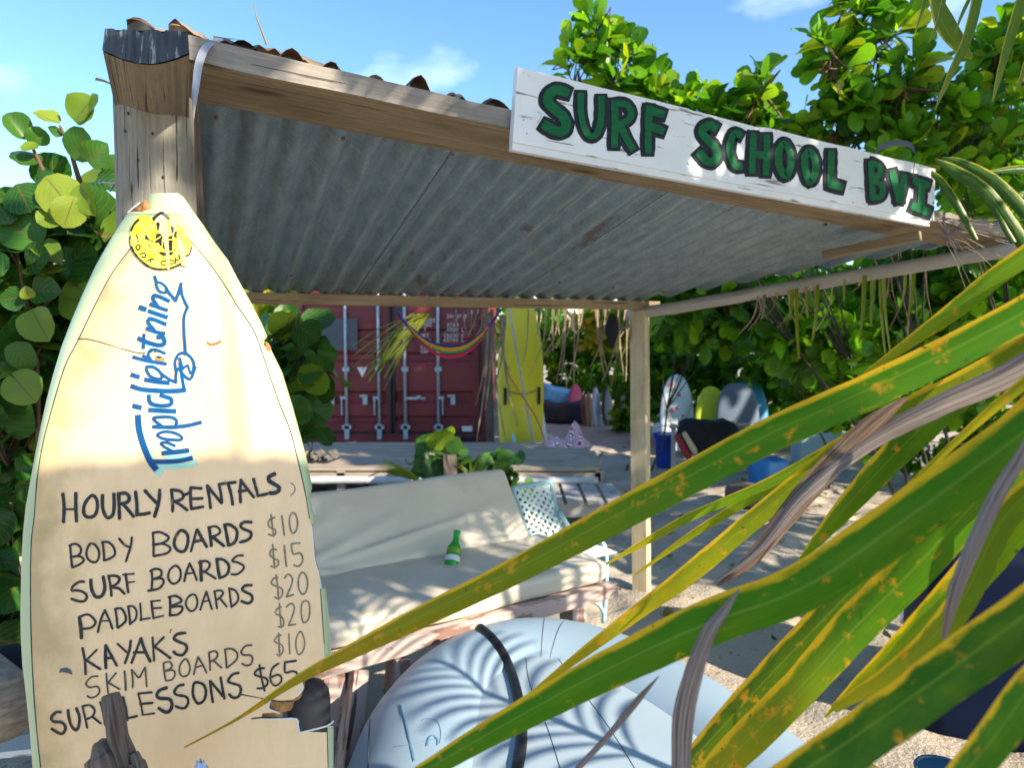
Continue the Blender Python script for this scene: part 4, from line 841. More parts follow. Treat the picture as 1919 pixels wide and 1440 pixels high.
for pts, rr in (([(752, 1322), (762, 1362), (770, 1400), (776, 1428)], .0042), ([(737, 1401), (775, 1396), (815, 1386)], .0016), ([(790, 1352), (800, 1348), (818, 1352), (826, 1372), (824, 1394)], .0016), ([(800, 1400), (803, 1386), (812, 1380), (820, 1388), (820, 1398)], .0036)):
    q = [dhit(*p, .001) for p in cat(pts, 4)]; q = [p for p in q if p]
    if len(q) > 2: mb.tube(q, np.linspace(rr, rr * .7, len(q)), 8, flat=.6)
mb.build_each('carry_handle', mat('blue_grey_webbing', (.12, .24, .36), (.10, .20, .30), 40, .6), din)
mb = MB(); q = [dhit(*p, .0005) for p in cat([(702, 1300), (694, 1350), (690, 1400), (690, 1440)], 5)]; q = [p for p in q if p]
if len(q) > 2: mb.tube(q, .0025, 6)
mb.build_each('seam', K['plate'], din)
# ---------------------------------------------------------------- lattice chair
cp = P(1010, 960, 3.62); ch = thing('garden_chair', (cp.x + .12, cp.y - .15, 0), 'turquoise tube chair with white woven strap back beside the end of the bench', 'chair')
ca, cbq, cc, cd = P(962, 918, 3.50), P(1032, 906, 3.66), P(1050, 1000, 3.52), P(990, 1012, 3.38)
mb = MB(); U = cbq - ca; V = cd - ca; nrm = U.cross(V).normalized()
nw = 7
for fam in (0, 1):
    for k in range(-nw, nw * 2):
        pts = []
        for t in np.linspace(0, 1, 24):
            u = (k + .5) / nw * 1.3 + (t * 1.1 if fam else -t * 1.1) * 1.15; v = t
            if 0.02 <= u <= .98: pts.append(ca + U * u + V * v + nrm * (.0045 * (1 if fam else -1) * (1 if int(u * 9 + v * 9) % 2 else -1)))
        if len(pts) > 1:
            s_ = (pts[-1] - pts[0]).normalized().cross(nrm) * .0078; mb.grid([[p - s_, p + s_] for p in pts])
mb.build('woven_back', K['web'], ch, weld=0, angle=0)
mb = MB(); mb.tube(cat([tuple(cd), tuple(ca.lerp(cd, .25)), tuple(ca), tuple(ca.lerp(cbq, .12) + Vector((0, 0, .008))), tuple(ca.lerp(cbq, .9) + Vector((0, 0, .008))), tuple(cbq), tuple(cbq.lerp(cc, .2)), tuple(cc)], 5), .0125, 9); mb.build('back_frame', K['turq'], ch, angle=0)
mb = MB(); s0, s1 = cd, cc; fwd = (V.cross(U)).normalized(); fwd.z = 0; fwd.normalize(); fwd = fwd if fwd.y < 0 else -fwd
for k in range(9): 
    a = s0 + (s1 - s0) * ((k + .5) / 9); mb.bar(a, a + fwd * .40, .026, .003)
for k in range(8):
    a = s0 + fwd * (.03 + .046 * k); mb.bar(a + Vector((0, 0, .004)), a + (s1 - s0) + Vector((0, 0, .004)), .024, .003)
mb.build('woven_seat', K['web'], ch, weld=0)
for q in ([(1048, 960, 3.56), (1085, 1012, 3.45), (1118, 1012, 3.34), (1134, 1030, 3.3), (1136, 1090, 3.28), (1131, 1168, 3.26)],):
    mb = MB(); c = cat([tuple(P(*p)) for p in q], 6); mb.tube(c, .012, 9); mb.build('arm', K['turq'], ch, angle=0)
def leg(a, b): 
    mb = MB(); mb.tube([a, a.lerp(b, .5), b], .012, 9); mb.build('leg', K['turq'], ch, angle=0)
g0 = lambda p: Vector((p.x, p.y, -.03))
leg(s0, g0(s0 + fwd * -.1)); leg(s1, g0(s1 + fwd * -.1)); leg(s0 + fwd * .38, g0(s0 + fwd * .42))
mb = MB(); c = cat([tuple(P(*p)) for p in [(1066, 1138, 3.35), (1082, 1130, 3.32), (1105, 1128, 3.28), (1122, 1134, 3.27), (1132, 1150, 3.26)]], 5); mb.tube(c, .011, 8); mb.build('stretcher', K['turq'], ch, angle=0)
# ---------------------------------------------------------------- deck, bamboo, pallet
dk = thing('timber_deck', (-1.2, 6.5, 0), 'low deck of grey brown boards in front of the maroon container', 'deck')
x0, x1, y0, y1, dz = -3.2, .79, 5.86, 7.25, .335
mb = MB(); nb = 10
for k in range(nb):
    a = y0 + (y1 - y0) * (k + .5) / nb; mb.bar((x0, a, dz - .014 + .003 * (k % 3)), (x1 + .03 * ((k * 7) % 3 - 1), a, dz - .014 + .003 * (k % 3)), (y1 - y0) / nb - .012, .028)
mb.build('top_boards', K['deck'], dk, weld=0)
mb = MB(); mb.bar((x0, y0 + .02, dz - .085), (x1 - .02, y0 + .02, dz - .085), .04, .075); mb.bar((x0, y1 - .03, .2), (x1, y1 - .03, .2), .04, .2)
mb.build('fascia', K['deck'], dk, weld=0)
mb = MB(); mb.bar((x0, y0 + .05, .05), (x1 - .02, y0 + .05, .05), .04, .10)
for k in range(6): xx = x1 - .03 - .75 * k; mb.bar((xx, y0 + .035, -.05), (xx, y0 + .035, dz - .03), .07, .07, up=(0, 1, 0))
mb.bar((x1 - .03, y0 + .07, .2), (x1 - .03, y1 - .05, .2), .04, .22); mb.build('substructure', K['deck'], dk, weld=0)
mb = MB(); c = [Vector((x0 + (x1 - .05 - x0) * i / 60, y0 - .055, .235 + .004 * math.sin(i * .3))) for i in range(61)]
mb.tube(c, [.034 + (.005 if i % 8 == 0 else 0) for i in range(61)], 12); simple('bamboo_pole', mb, K['bamboo'], 'long pale bamboo pole fixed along the front of the deck', 'pole', angle=0)
pal = thing('slatted_pallet', (.55, 5.5, 0), 'grey slatted pallet lying beside the right end of the deck', 'pallet'); mb = MB()
for k in range(6): mb.bar((.02 + .155 * k, 5.12, .205 + .003 * (k % 2)), (.02 + .155 * k, 5.76, .205), .125, .022, jit=.002)
mb.build('slats', K['grey'], pal, weld=0); mb = MB()
for yy in (5.17, 5.45, 5.72): mb.bar((-.05, yy, .14), (.86, yy, .14), .045, .10)
mb.bar((-.05, 5.12, .02), (.86, 5.12, .02), .09, .022); mb.build('bearers', K['grey'], pal, weld=0)
# things on the deck
sn = P(603, 868, 6.15)
for dx, lab in ((-.05, 'left one of the worn dark strap sandals on the deck boards'), (.07, 'right one of the worn dark strap sandals on the deck boards')):
    s = thing('sandal', (sn.x + dx, sn.y, dz), lab, 'sandal', 'sandals on the deck'); mb = MB()
    mb.rbox(frame(Vector((sn.x + dx, sn.y, dz + .014)), (.25, 1, 0), (-1, .25, 0)), (.25, .09, .028), .013, 6); mb.build('sole', K['black'], s, angle=0); mb = MB()
    for o, hgt in ((-.07, .06), (.01, .075), (.07, .08)):
        c = [Vector((sn.x + dx + .045 * math.cos(a) + o * .25, sn.y + o, dz + .02 + hgt * math.sin(a))) for a in np.linspace(0, math.pi, 9)]; mb.grid([[p - Vector((.012, .026, .012)), p + Vector((0, 0, .006)), p + Vector((.012, .026, -.008))] for p in c])
    mb.build_each('strap', mat('grey_webbing', (.05, .045, .04), (.16, .14, .12), 60, .8), s, angle=0)
tw = P(1062, 838, 7.0); mb = MB(); rows = []
for i in range(29):
    row = []
    for k in range(25):
        u, v = i / 28, k / 24; x = tw.x - .22 + .46 * u + .03 * math.sin(v * 9); y = tw.y - .12 + .30 * v
        z = dz + .02 + (.20 * math.exp(-((u - .72) / .17) ** 2 - ((v - .5) / .3) ** 2) + .05 * math.exp(-((u - .25) / .16) ** 2)) * (1 + .35 * noise.noise(Vector((u * 7, v * 7, 1)))) + .03 * noise.noise(Vector((u * 11, v * 11, 4)))
        e = min(u, v, 1 - u, 1 - v); z = dz + .004 + (z - dz) * min(1, e * 7); row.append(Vector((x, y, z)))
    rows.append(row)
mb.grid(rows, uvf=lambda i, k: (i * .035 + .2 * noise.noise(Vector((i * .2, k * .2, 0))), k * .035)); simple('striped_towel', mb, K['towel'], 'crumpled dark red and white striped towel heaped on the deck corner', 'towel', angle=0)
mb = MB(); a, b = P(610, 834, 7.4), P(668, 831, 7.4); mb.tube([b, a, a + Vector((-.012, 0, -.012)), a + Vector((-.012, 0, -.05))], .017, 9); simple('white_pipe', mb, K['white'], 'short white plastic pipe standing out at the foot of the container', 'pipe', angle=0)
# ---------------------------------------------------------------- container
CY_ = 8.75; con = thing('shipping_container', (-1.53, 11.7, 0), 'maroon steel shipping container with closed doors and pale lock rods', 'container')
def cpx(px, py, off=0): p = P(px, py, CY_); return Vector((p.x, CY_ - off, p.z))
xl, xr, zb, zt = cpx(556, 700).x, cpx(915, 700).x, .04, 2.64; xc = cpx(735, 700).x
mb = MB(); n = 26
for k in range(2):
    xx = xl + .03 if k == 0 else xr - .03; pr = []
    for i in range(n * 4):
        yy = CY_ + .1 + 5.9 * i / (n * 4); pr.append([Vector((xx + (.03 if (i // 2) % 2 else 0) * (1 if k == 0 else -1), yy, z)) for z in (zb + .1, zt - .1)])
    mb.grid(pr)
mb.bar((xc, CY_ + .1, zt - .03), (xc, CY_ + 6, zt - .03), xr - xl, .05); mb.bar((xc, CY_ + 5.99, zb + .1), (xc, CY_ + 5.99, zt), xr - xl - .1, .04, up=(0, 1, 0)); mb.bar((xc, CY_ + .1, zb + .09), (xc, CY_ + 6, zb + .09), xr - xl - .1, .1)
mb.build('body', K['red'], con, weld=0, angle=30)
mb = MB()
for xx in (xl + .05, xr - .05): mb.bar((xx, CY_ + .04, zb), (xx, CY_ + .04, zt), .10, .12, up=(0, 1, 0))
mb.bar((xl + .1, CY_ + .04, zb + .09), (xr - .1, CY_ + .04, zb + .09), .12, .16); mb.bar((xl + .1, CY_ + .04, zt - .06), (xr - .1, CY_ + .04, zt - .06), .12, .12); mb.build('end_frame', K['red'], con, bev=.006)
mb = MB()
for xx in (cpx(617, 825).x, cpx(878, 830).x): mb.slab([(xx - .09, CY_ - .021, zb + .04), (xx + .09, CY_ - .021, zb + .04), (xx + .09, CY_ - .021, zb + .13), (xx - .09, CY_ - .021, zb + .13)], (0, -.003, 0))
mb.build_each('fork_pocket', K['black'], con)
for sgn in (-1, 1):
    a, b = (xl + .12, xc - .02) if sgn < 0 else (xc + .02, xr - .12); mb = MB(); prof = []
    zz = zb + .19; top = zt - .14
    levels = [(0, 0)]
    bands = [(.10, .18), (.36, .50), (.90, 1.0), (1.18, 1.30), (1.62, 1.75), (2.0, 2.1)]
    for lo, hi in bands:
        levels += [(lo, 0), (lo + .03, .032), (hi, .032), (hi + .03, 0)]
    levels += [(top - zz, 0)]
    mb.grid([[Vector((a, CY_ + dy, zz + l)), Vector((a + .06, CY_ + dy * .0, zz + l)), Vector((a + .09, CY_ + dy, zz + l)), Vector((b - .09, CY_ + dy, zz + l)), Vector((b - .06, CY_ + 0, zz + l)), Vector((b, CY_, zz + l))] for l, dy in levels])
    door = mb.build('door', K['red'], con, weld=0, angle=20)
    for rx in ((650, 711) if sgn < 0 else (760, 822)):
        X = cpx(rx, 700).x; mb = MB(); mb.tube([(X, CY_ - .045, zb + .12), (X, CY_ - .045, 1.4), (X, CY_ - .045, zt - .08)], .019, 10); rod = mb.build('lock_rod', K['steel'], door, angle=0)
        mb = MB()
        for zz_ in (cpx(0, 692).z, cpx(0, 800).z, 2.2): mb.bar((X, CY_ - .04, zz_ - .03), (X, CY_ - .04, zz_ + .03), .085, .04, up=(0, 1, 0))
        mb.bar((X, CY_ - .04, zb + .10), (X, CY_ - .04, zb + .30), .06, .05, up=(0, 1, 0)); mb.bar((X, CY_ - .04, zb + .23), (X, CY_ - .04, zb + .28), .12, .05, up=(0, 1, 0)); mb.build_each('bracket', K['steel'], rod, bev=.004)
        mb = MB(); hx = X + (-.075 if rx in (650, 711) else .075)
        if rx == 760: mb.bar((X, CY_ - .06, cpx(0, 746).z), (X + .26, CY_ - .075, cpx(0, 746).z), .022, .03); mb.ball((X + .18, CY_ - .08, cpx(0, 744).z), .03, 8)
        else: mb.bar((X, CY_ - .055, cpx(0, 745).z), (hx, CY_ - .06, cpx(0, 745).z), .03, .035); mb.bar((hx + .02 * (1 if hx < X else -1), CY_ - .07, cpx(0, 745).z), (hx + .02 * (1 if hx < X else -1), CY_ - .07, cpx(0, 777).z), .016, .035, up=(0, 1, 0))
        mb.build('handle', K['steel'], rod, bev=.003)
    mb = MB()
    for px in ((622, 684) if sgn < 0 else (848,)):
        p = cpx(px, 745); mb.bar(p + Vector((.01, -.03, -.09)), p + Vector((.01, -.03, .0)), .06, .04, up=(0, 1, 0)); mb.bar(p + Vector((-.06, -.03, .02)), p + Vector((.04, -.03, .02)), .03, .03)
    mb.build_each('hasp', K['steel'], door, bev=.003)
    mb = MB(); mb.bar((b - .0 if sgn < 0 else a, CY_ - .012, zz), (b if sgn < 0 else a, CY_ - .012, top), .026, .02, up=(0, 1, 0))
    mb.bar((a, CY_ - .012, zz - .012), (b, CY_ - .012, zz - .012), .02, .026); xo = a - .015 if sgn < 0 else b + .015; mb.bar((xo, CY_ - .012, zz), (xo, CY_ - .012, top), .026, .02, up=(0, 1, 0)); mb.build('gasket', K['black'], door)
def sheet(pts, m, nm, off=.006):
    mb = MB(); mb.slab([cpx(x, y, off) for x, y in pts], (0, .004, 0)); mb.build(nm, K[m] if isinstance(m, str) else m, con)
sheet([(588, 598), (671, 598), (671, 656), (588, 656)], 'plate', 'data_plate', .034); sheet([(590, 688), (612, 688), (612, 725), (600, 725)], 'plate', 'small_plate'); sheet([(866, 799), (885, 799), (885, 809), (866, 809)], 'white', 'sticker')
sheet([(667, 687), (691, 687), (679, 711)], 'redp', 'warning_triangle', .006); sheet([(669.5, 688.5), (688.5, 688.5), (679, 707.5)], 'white', 'triangle_face', .011)
mb = MB(); 
FONT = {'M': [[(0,0),(0,1),(.5,.4),(1,1),(1,0)]], 'A': [[(0,0),(.5,1),(1,0)],[(.2,.4),(.8,.4)]], 'X': [[(0,0),(1,1)],[(0,1),(1,0)]], 'T': [[(.5,0),(.5,1)],[(0,1),(1,1)]], 'R': [[(0,0),(0,1),(.9,.9),(.9,.55),(0,.5)],[(.4,.5),(1,0)]], 'E': [[(1,0),(0,0),(0,1),(1,1)],[(0,.5),(.8,.5)]], 'N': [[(0,0),(0,1),(1,0),(1,1)]], 'C': [[(1,.85),(.5,1),(0,.6),(0,.4),(.5,0),(1,.15)]], 'U': [[(0,1),(0,.2),(.5,0),(1,.2),(1,1)]], 'P': [[(0,0),(0,1),(.9,.9),(.9,.5),(0,.45)]], 'G': [[(1,.85),(.5,1),(0,.6),(0,.4),(.5,0),(1,.2),(1,.5),(.6,.5)]], 'O': [[(.5,0),(0,.3),(0,.7),(.5,1),(1,.7),(1,.3),(.5,0)]], 'S': [[(1,.9),(.3,1),(0,.75),(1,.3),(.7,0),(0,.1)]], '0': [[(.5,0),(0,.3),(0,.7),(.5,1),(1,.7),(1,.3),(.5,0)]], '1': [[(.5,0),(.5,1)]], '2': [[(0,.8),(.5,1),(1,.75),(0,0),(1,0)]], '3': [[(0,.9),(.6,1),(1,.75),(.4,.5),(1,.25),(.5,0),(0,.1)]], '4': [[(.75,0),(.75,1),(0,.35),(1,.35)]], '5': [[(1,1),(.1,1),(0,.55),(.7,.6),(1,.3),(.5,0),(0,.1)]], '6': [[(.9,1),(.1,.5),(.1,.15),(.6,0),(1,.25),(.6,.5),(.1,.4)]], '8': [[(.5,.5),(.1,.75),(.5,1),(.9,.75),(.5,.5),(0,.25),(.5,0),(1,.25),(.5,.5)]], 'K': [[(0,0),(0,1)],[(1,1),(0,.45),(1,0)]], 'L': [[(0,1),(0,0),(1,0)]], 'B': [[(0,0),(0,1),(.8,.9),(.8,.6),(0,.5),(1,.3),(.8,.05),(0,0)]], 'H': [[(0,0),(0,1)],[(1,0),(1,1)],[(0,.5),(1,.5)]], 'I': [[(.5,0),(.5,1)]], 'V': [[(0,1),(.5,0),(1,1)]]}
def stencil(t, x, y, cw=5.6, chh=6.0, off=.0065):
    e = off
    for ch_ in t:
        for st_ in FONT.get(ch_, []):
            ribbon(mb, [(x + a * cw * .62, y + (1 - b) * chh) for a, b in st_], 1.25, lambda px, py, ep: cpx(px, py, ep), e, sub=2, jit=.05); e += .0002
        x += cw
for t, x, y in (('MAX', 789, 590), ('GROSS', 789, 598), ('TARE', 789, 606), ('WT', 789, 615), ('NET', 789, 626), ('PAYLD', 789, 634), ('CU', 789, 648), ('CAP', 789, 656), ('30480 K', 838, 590), ('2230', 838, 606), ('4820 L', 838, 615), ('28250 K', 832, 626), ('62180 L', 832, 634), ('1640', 838, 648)): mb = MB(); stencil(t, x, y); mb.build('stencil_text', K['stencil'], con, weld=0, angle=0)
mb = MB(); stencil('X', 780, 689, 9, 10); mb.build('chalk_mark', K['plate'], con, weld=0, angle=0)
# ---------------------------------------------------------------- boards leaning about
def board_shape(name, px, pb, pt, d, wpx, m, label, cat_, group=None, lean=.25, tip=.5, th=.06, yaw=0, blunt=.6, low=0):
    """a board standing on its tail; px centre, pb/pt bottom and top rows"""
    b = P(px, pb, d); t = P(px, pt, d + lean); ax = (t - b); Lq = ax.length; ax.normalize(); x = Matrix.Rotation(yaw, 3, 'Z') @ Vector((1, 0, 0)); nrm = x.cross(ax).normalized(); w = wpx * d / F / 2
    o = thing(name, b, label, cat_, group); mb = MB(); rows = []
    for i in range(41):
        q = i / 40; e = min(1, max(0, 1 - ((q - .42) / .58) ** 2) ** blunt) if q > .42 else max(0, 1 - ((.42 - q) / .42) ** 2 * (1 - low)) ** .5; e = max(e, .02); row = []
        for k in range(20):
            a = 2 * math.pi * k / 20; ca, sa = math.cos(a), math.sin(a); row.append(b + ax * (Lq * q) + x * (w * e * math.copysign(abs(ca) ** .6, ca)) + nrm * (th / 2 * (e ** .4) * math.copysign(abs(sa) ** .8, sa)) + nrm * (.03 * (1 - q)))
        rows.append(row)
    mb.grid(rows, closed=True, uvf=lambda i, k: (i * .03, k * .03)); mb.poly(rows[0][::-1]); mb.poly(rows[-1]); mb.build('shell', m, o, angle=50)
    return o, b, ax, x, nrm, Lq, w
o, b, ax, x, nrm, Lq, w = board_shape('paddle_board', 975, 838, 545, 7.75, 92, K['ykayak'], 'tall yellow paddle board leaning upright beside the container', 'paddle board', lean=.35, yaw=.25, blunt=.5, low=.75, th=.12)
mb = MB()
for s_ in (-.72, .72): mb.bar(b + ax * .48 + x * w * s_ - nrm * .088 * (1 if nrm.y > 0 else -1), b + ax * .68 + x * w * s_ - nrm * .085 * (1 if nrm.y > 0 else -1), .05, .03, up=x)
mb.build_each('grip_slot', K['black'], o, bev=.008)
mb = MB(); sgn = -1 if nrm.y > 0 else 1
mb.tube(cat([tuple(b + ax * .64 - x * w * .6 + nrm * sgn * .075), tuple(b + ax * .60 + nrm * sgn * .09), tuple(b + ax * .64 + x * w * .6 + nrm * sgn * .075)], 5), .008, 6); mb.build('carry_cord', K['dead'], o)
mb = MB(); a0, a1 = P(1018, 838, 7.95), P(985, 560, 8.3); mb.slab([a0 + Vector((-.14, 0, 0)), a0 + Vector((.06, 0, 0)), a1 + Vector((.04, 0, 0)), a1 + Vector((-.1, 0, 0))], (0, .05, 0)); simple('white_board', mb, K['web'], 'white edged board standing just behind the yellow paddle board', 'board', bev=.01)
mb = MB(); mb.bar(P(1000, 838, 7.45), P(952, 570, 7.6), .10, .025, up=(1, 0, .2)); simple('leaning_plank', mb, K['grey'], 'grey brown plank leaning across the yellow paddle board', 'plank')
mb = MB(); mb.bar(P(919, 838, 8.3), P(913, 585, 8.3), .10, .08, up=(0, 1, 0), jit=.004); simple('brown_post', mb, K['drift'], 'dark brown post standing between container and yellow board', 'post')
mb = MB(); mb.tube(cat([tuple(P(*q)) for q in ((945, 690, 7.5), (970, 730, 7.42), (1000, 775, 7.38), (1012, 800, 7.35), (1022, 832, 7.2))], 5), .010, 7); simple('orange_rope', mb, mat('orange_rope', (.62, .22, .02), (.5, .16, .02), 60, .8), 'orange rope hanging across the yellow paddle board', 'rope', angle=0)
mb = MB(); mb.tube([P(961, 815, 7.4), P(965, 838, 7.3)], .016, 8); simple('turquoise_stick', mb, K['turq'], 'short turquoise tube end at the foot of the yellow board', 'tube')
# far pile
def lump(name, px, py, d, dims, m, label, c, yaw=0, group=None, r=.09, roll=0):
    mb = MB(); p = P(px, py, d); M_ = Matrix.Translation(p) @ Matrix.Rotation(yaw, 4, 'Z') @ Matrix.Rotation(roll, 4, 'Y')
    mb.rbox(M_, dims, min(r, min(dims) * .48), 12, lambda q, n_: q + n_ * .05 * noise.noise(q * 4 + p)); return simple(name, mb, m, label, c, group, angle=0)
lump('blue_tarp', 1040, 742, 11.6, (.62, .5, .32), K['tarp'], 'light blue tarpaulin bundle behind the yellow paddle board', 'tarpaulin', .2, roll=.3)
lump('dark_bundle', 1052, 772, 11.3, (.85, .5, .34), mat('dark_bundle_cloth', (.03, .045, .06), (.10, .06, .05), 5, .9), 'dark bundle lying under the light blue tarpaulin', 'bundle', .1)
def lean_disc(px, pb, pt, d, wpx, m, label, yaw, lean=.1, th=.07): return board_shape('stored_board', px, pb, pt, d, wpx, m, label, 'board', 'boards stacked on edge by the path', lean=lean, yaw=yaw, th=th, low=.1)
lean_disc(1078, 792, 720, 11.2, 34, K['pinkb'], 'deep pink board, first in the row stacked on edge by the path', .5, .3, .10)
lean_disc(1094, 800, 738, 11.0, 26, mat('brown_board', (.20, .07, .05), (.28, .15, .08), 5), 'reddish brown board between the pink and the white boards', 1.0)
lean_disc(1103, 801, 735, 10.9, 22, mat('tan_board', (.40, .26, .14), (.3, .17, .09), 5), 'tan board touching the white board on its left', .9)
lean_disc(1116, 799, 726, 10.8, 22, mat('white_board_shell', (.55, .60, .68), (.48, .52, .60), 4, .4), 'bluish white board in the row stacked on edge by the path', .75)
lean_disc(1136, 798, 728, 10.8, 32, mat('black_board', (.03, .03, .045), (.05, .045, .06), 5, .4), 'black board, last in the row stacked on edge by the path', .8)
mb = MB(); mb.slab([P(x_, y_, 10.4) for x_, y_ in ((1150, 808), (1163, 812), (1178, 770), (1170, 730), (1163, 732), (1165, 768))], (0, .05, 0)); simple('ribbed_mat', mb, K['grey'], 'curved grey ribbed mat end standing left of the square post', 'mat')
# right hand boards and gear
o, b, ax, x, nrm, Lq, w = board_shape('skim_board', 1268, 845, 702, 8.3, 64, flatm('pale_blue_white', (.58, .68, .72), .4), 'white body board with a rainbow chevron and red flowers', 'body board', lean=.18, blunt=.45, low=.7)
sg_ = -1 if nrm.y > 0 else 1
def onb(u, v, e): return b + ax * (Lq * v) + x * (w * u) + nrm * (sg_ * (.034 + e) + .03 * (1 - v))
for k, (cm) in enumerate(((.55, .10, .10), (.60, .42, .12), (.35, .42, .30))):
    mb = MB()
    for s_ in (-1, 1):
        c = [onb(s_ * (.92 - .05 * k - .9 * t), .66 - .52 * t - .02 * k, .004 + .001 * k) for t in np.linspace(0, 1, 8)]; mb.grid([[p - ax * .009, p + ax * .009] for p in c])
    mb.build_each('chevron_stripe', flatm('stripe_%d' % k, cm), o, weld=0)
mb = MB()
for u, v, r in ((-.35, .52, .028), (-.05, .55, .018), (.1, .72, .02), (-.38, .86, .03), (.3, .45, .016)): mb.poly([onb(u, v, .006) + x * (r * (1 + .25 * math.cos(5 * t)) * math.cos(t)) + ax * (r * (1 + .25 * math.cos(5 * t)) * math.sin(t)) for t in np.linspace(0, 6.283, 26)[:-1]])
mb.build_each('flower_print', flatm('flower_red', (.55, .06, .10)), o, weld=0)
o, b, ax, x, nrm, Lq, w = board_shape('body_board', 1332, 850, 724, 8.1, 62, mat('lime_foam', (.48, .58, .03), (.42, .52, .03), 5, .6), 'lime green body board half hidden by the grey blue one', 'body board', lean=.16, blunt=.42, low=.8)
board_shape('body_board', 1402, 850, 709, 8.25, 76, mat('cyan_foam', (.03, .30, .55), (.02, .22, .44), 5, .45), 'bright blue body board behind the grey blue one, its curved rim showing', 'body board', lean=.2, blunt=.4, low=.8)
board_shape('body_board', 1382, 850, 718, 7.95, 82, mat('slate_foam', (.10, .14, .20), (.085, .12, .175), 5, .6), 'slate grey body board with a squared foot behind the black wetsuits', 'body board', lean=.14, blunt=.30, low=.9)
bk = P(1246, 872, 7.6); bu = thing('blue_bucket', (bk.x, bk.y, 0), 'blue plastic bucket on the sand right of the square post', 'bucket')
mb = MB(); mb.tube([(bk.x, bk.y, bk.z - .01), (bk.x, bk.y, bk.z + .31), (bk.x, bk.y, bk.z + .315), (bk.x, bk.y, bk.z + .36)], [.098, .125, .14, .142], 20); mb.build('body', K['bucket'], bu, angle=40)
mb = MB(); mb.tube([Vector((bk.x + .13 * math.cos(a), bk.y, bk.z + .35 + .10 * math.sin(a))) for a in np.linspace(0, math.pi, 14)], .006, 6); mb.build('handle', K['steel'], bu)
w0 = P(1325, 818, 7.3); mb = MB(); mb.rbox(Matrix.Translation(w0), (.62, .34, .36), .12, 16, lambda q, n_: q + n_ * .03 * noise.noise(Vector((q.x * 12, q.y * 4, q.z * 3)))); simple('black_wetsuits', mb, K['cloth'], 'heap of black wetsuits hung over a rail in front of the body boards', 'wetsuits', angle=0)
mb = MB(); mb.bar(P(1262, 880, 7.15), P(1262, 795, 7.35), .05, .03); mb.bar(P(1400, 880, 7.15), P(1400, 795, 7.35), .05, .03); mb.tube([P(1255, 800, 7.3), P(1405, 796, 7.3)], .02, 8); simple('drying_rail', mb, K['grey'], 'low wooden rail carrying the black wetsuits', 'rail')
mb = MB(); mb.rbox(frame(P(1280, 838, 7.1), (.55, 0, -1), (1, 0, .55)), (.30, .07, .05), .02, 6); simple('red_strap', mb, K['redcloth'], 'dull red strap hanging beside the blue bucket', 'strap', angle=0)
mb = MB(); mb.rbox(frame(P(1292, 830, 7.05), (.6, 0, -1), (1, 0, .6)), (.26, .06, .05), .02, 6, wr); simple('beige_cloth', mb, K['beige'], 'beige rolled cloth beside the red strap', 'cloth', angle=0)
lump('white_sheet', 1262, 808, 8.9, (.55, .3, .22), K['white'], 'crumpled white sheet behind the blue bucket', 'sheet')
def boxy(name, px, py, d, dims, m, label, c, yaw=0, r=.02):
    mb = MB(); p = P(px, py, d); mb.rbox(Matrix.Translation(Vector((p.x, p.y, dims[2] / 2 - .01))) @ Matrix.Rotation(yaw, 4, 'Z'), dims, r, 6); return simple(name, mb, m, label, c, angle=0)
boxy('blue_crate', 1440, 905, 6.6, (.26, .3, .30), mat('sky_blue_plastic', (.03, .22, .55), (.02, .17, .45), 8, .4), 'sky blue plastic crate glimpsed between the palm leaflets', 'crate', .3)
boxy('cool_box', 1535, 850, 7.6, (.55, .35, .42), flatm('pale_blue_plastic', (.32, .50, .62)), 'pale blue cool box far behind the dead brown leaflet', 'cool box', -.2)
boxy('dark_basket', 1400, 960, 5.9, (.3, .3, .18), K['drift'], 'dark brown basket on the sand behind the palm leaflets', 'basket', .5, .05)
mb = MB(); p = P(1530, 1125, 3.75); mb.rbox(Matrix.Translation(Vector((p.x, p.y, .02))) @ Matrix.Rotation(.6, 4, 'Z'), (.42, .30, .05), .022, 8); simple('kick_board', mb, mat('speckled_blue_foam', (.10, .33, .55), (.30, .14, .10), 60, .6, lo=.6, hi=.66), 'speckled blue foam board lying flat on the sand behind the palm leaflets', 'foam board', angle=0)
nb_ = P(1830, 1040, 2.35); mb = MB(); mb.rbox(Matrix.Translation(Vector((nb_.x + .40, nb_.y + .2, nb_.z / 2 - .02))) @ Matrix.Rotation(-.35, 4, 'Z'), (.85, .5, nb_.z + .04), .03, 10); 
nv = mb.build('storage_locker', K['navy'], angle=0); tag(nv, 'tall dark navy blue storage locker behind the palm leaflets', 'locker')
tb = P(1770, 1448, 1.75); mb = MB(); zz = PZ(1770, 1425, tb.z).z; mb.tube([(tb.x, tb.y, -.02), (tb.x, tb.y, tb.z - .005), (tb.x, tb.y, tb.z)], [.05, .066, .068], 24); mb.tube([Vector((tb.x + .068 * math.cos(a), tb.y + .068 * math.sin(a), tb.z)) for a in np.linspace(0, 6.2832, 25)], .005, 6, cap=False)
simple('teal_tub', mb, mat('dark_teal_plastic', (.03, .12, .2), (.02, .09, .16), 8, .4), 'tall dark teal tub with a round rim in front of the navy locker', 'tub', angle=40)
mb = MB(); wp = P(1662, 1245, 3.0); mb.bar((wp.x, wp.y, -.05), (wp.x, wp.y, wp.z + .03), .05, .05, up=(0, 1, 0)); simple('white_peg', mb, K['sign'], 'short white painted peg standing in the sand left of the navy locker', 'peg')
lump('white_block', 1712, 1150, 3.4, (.14, .2, .12), K['white'], 'white block beside the navy locker', 'block')
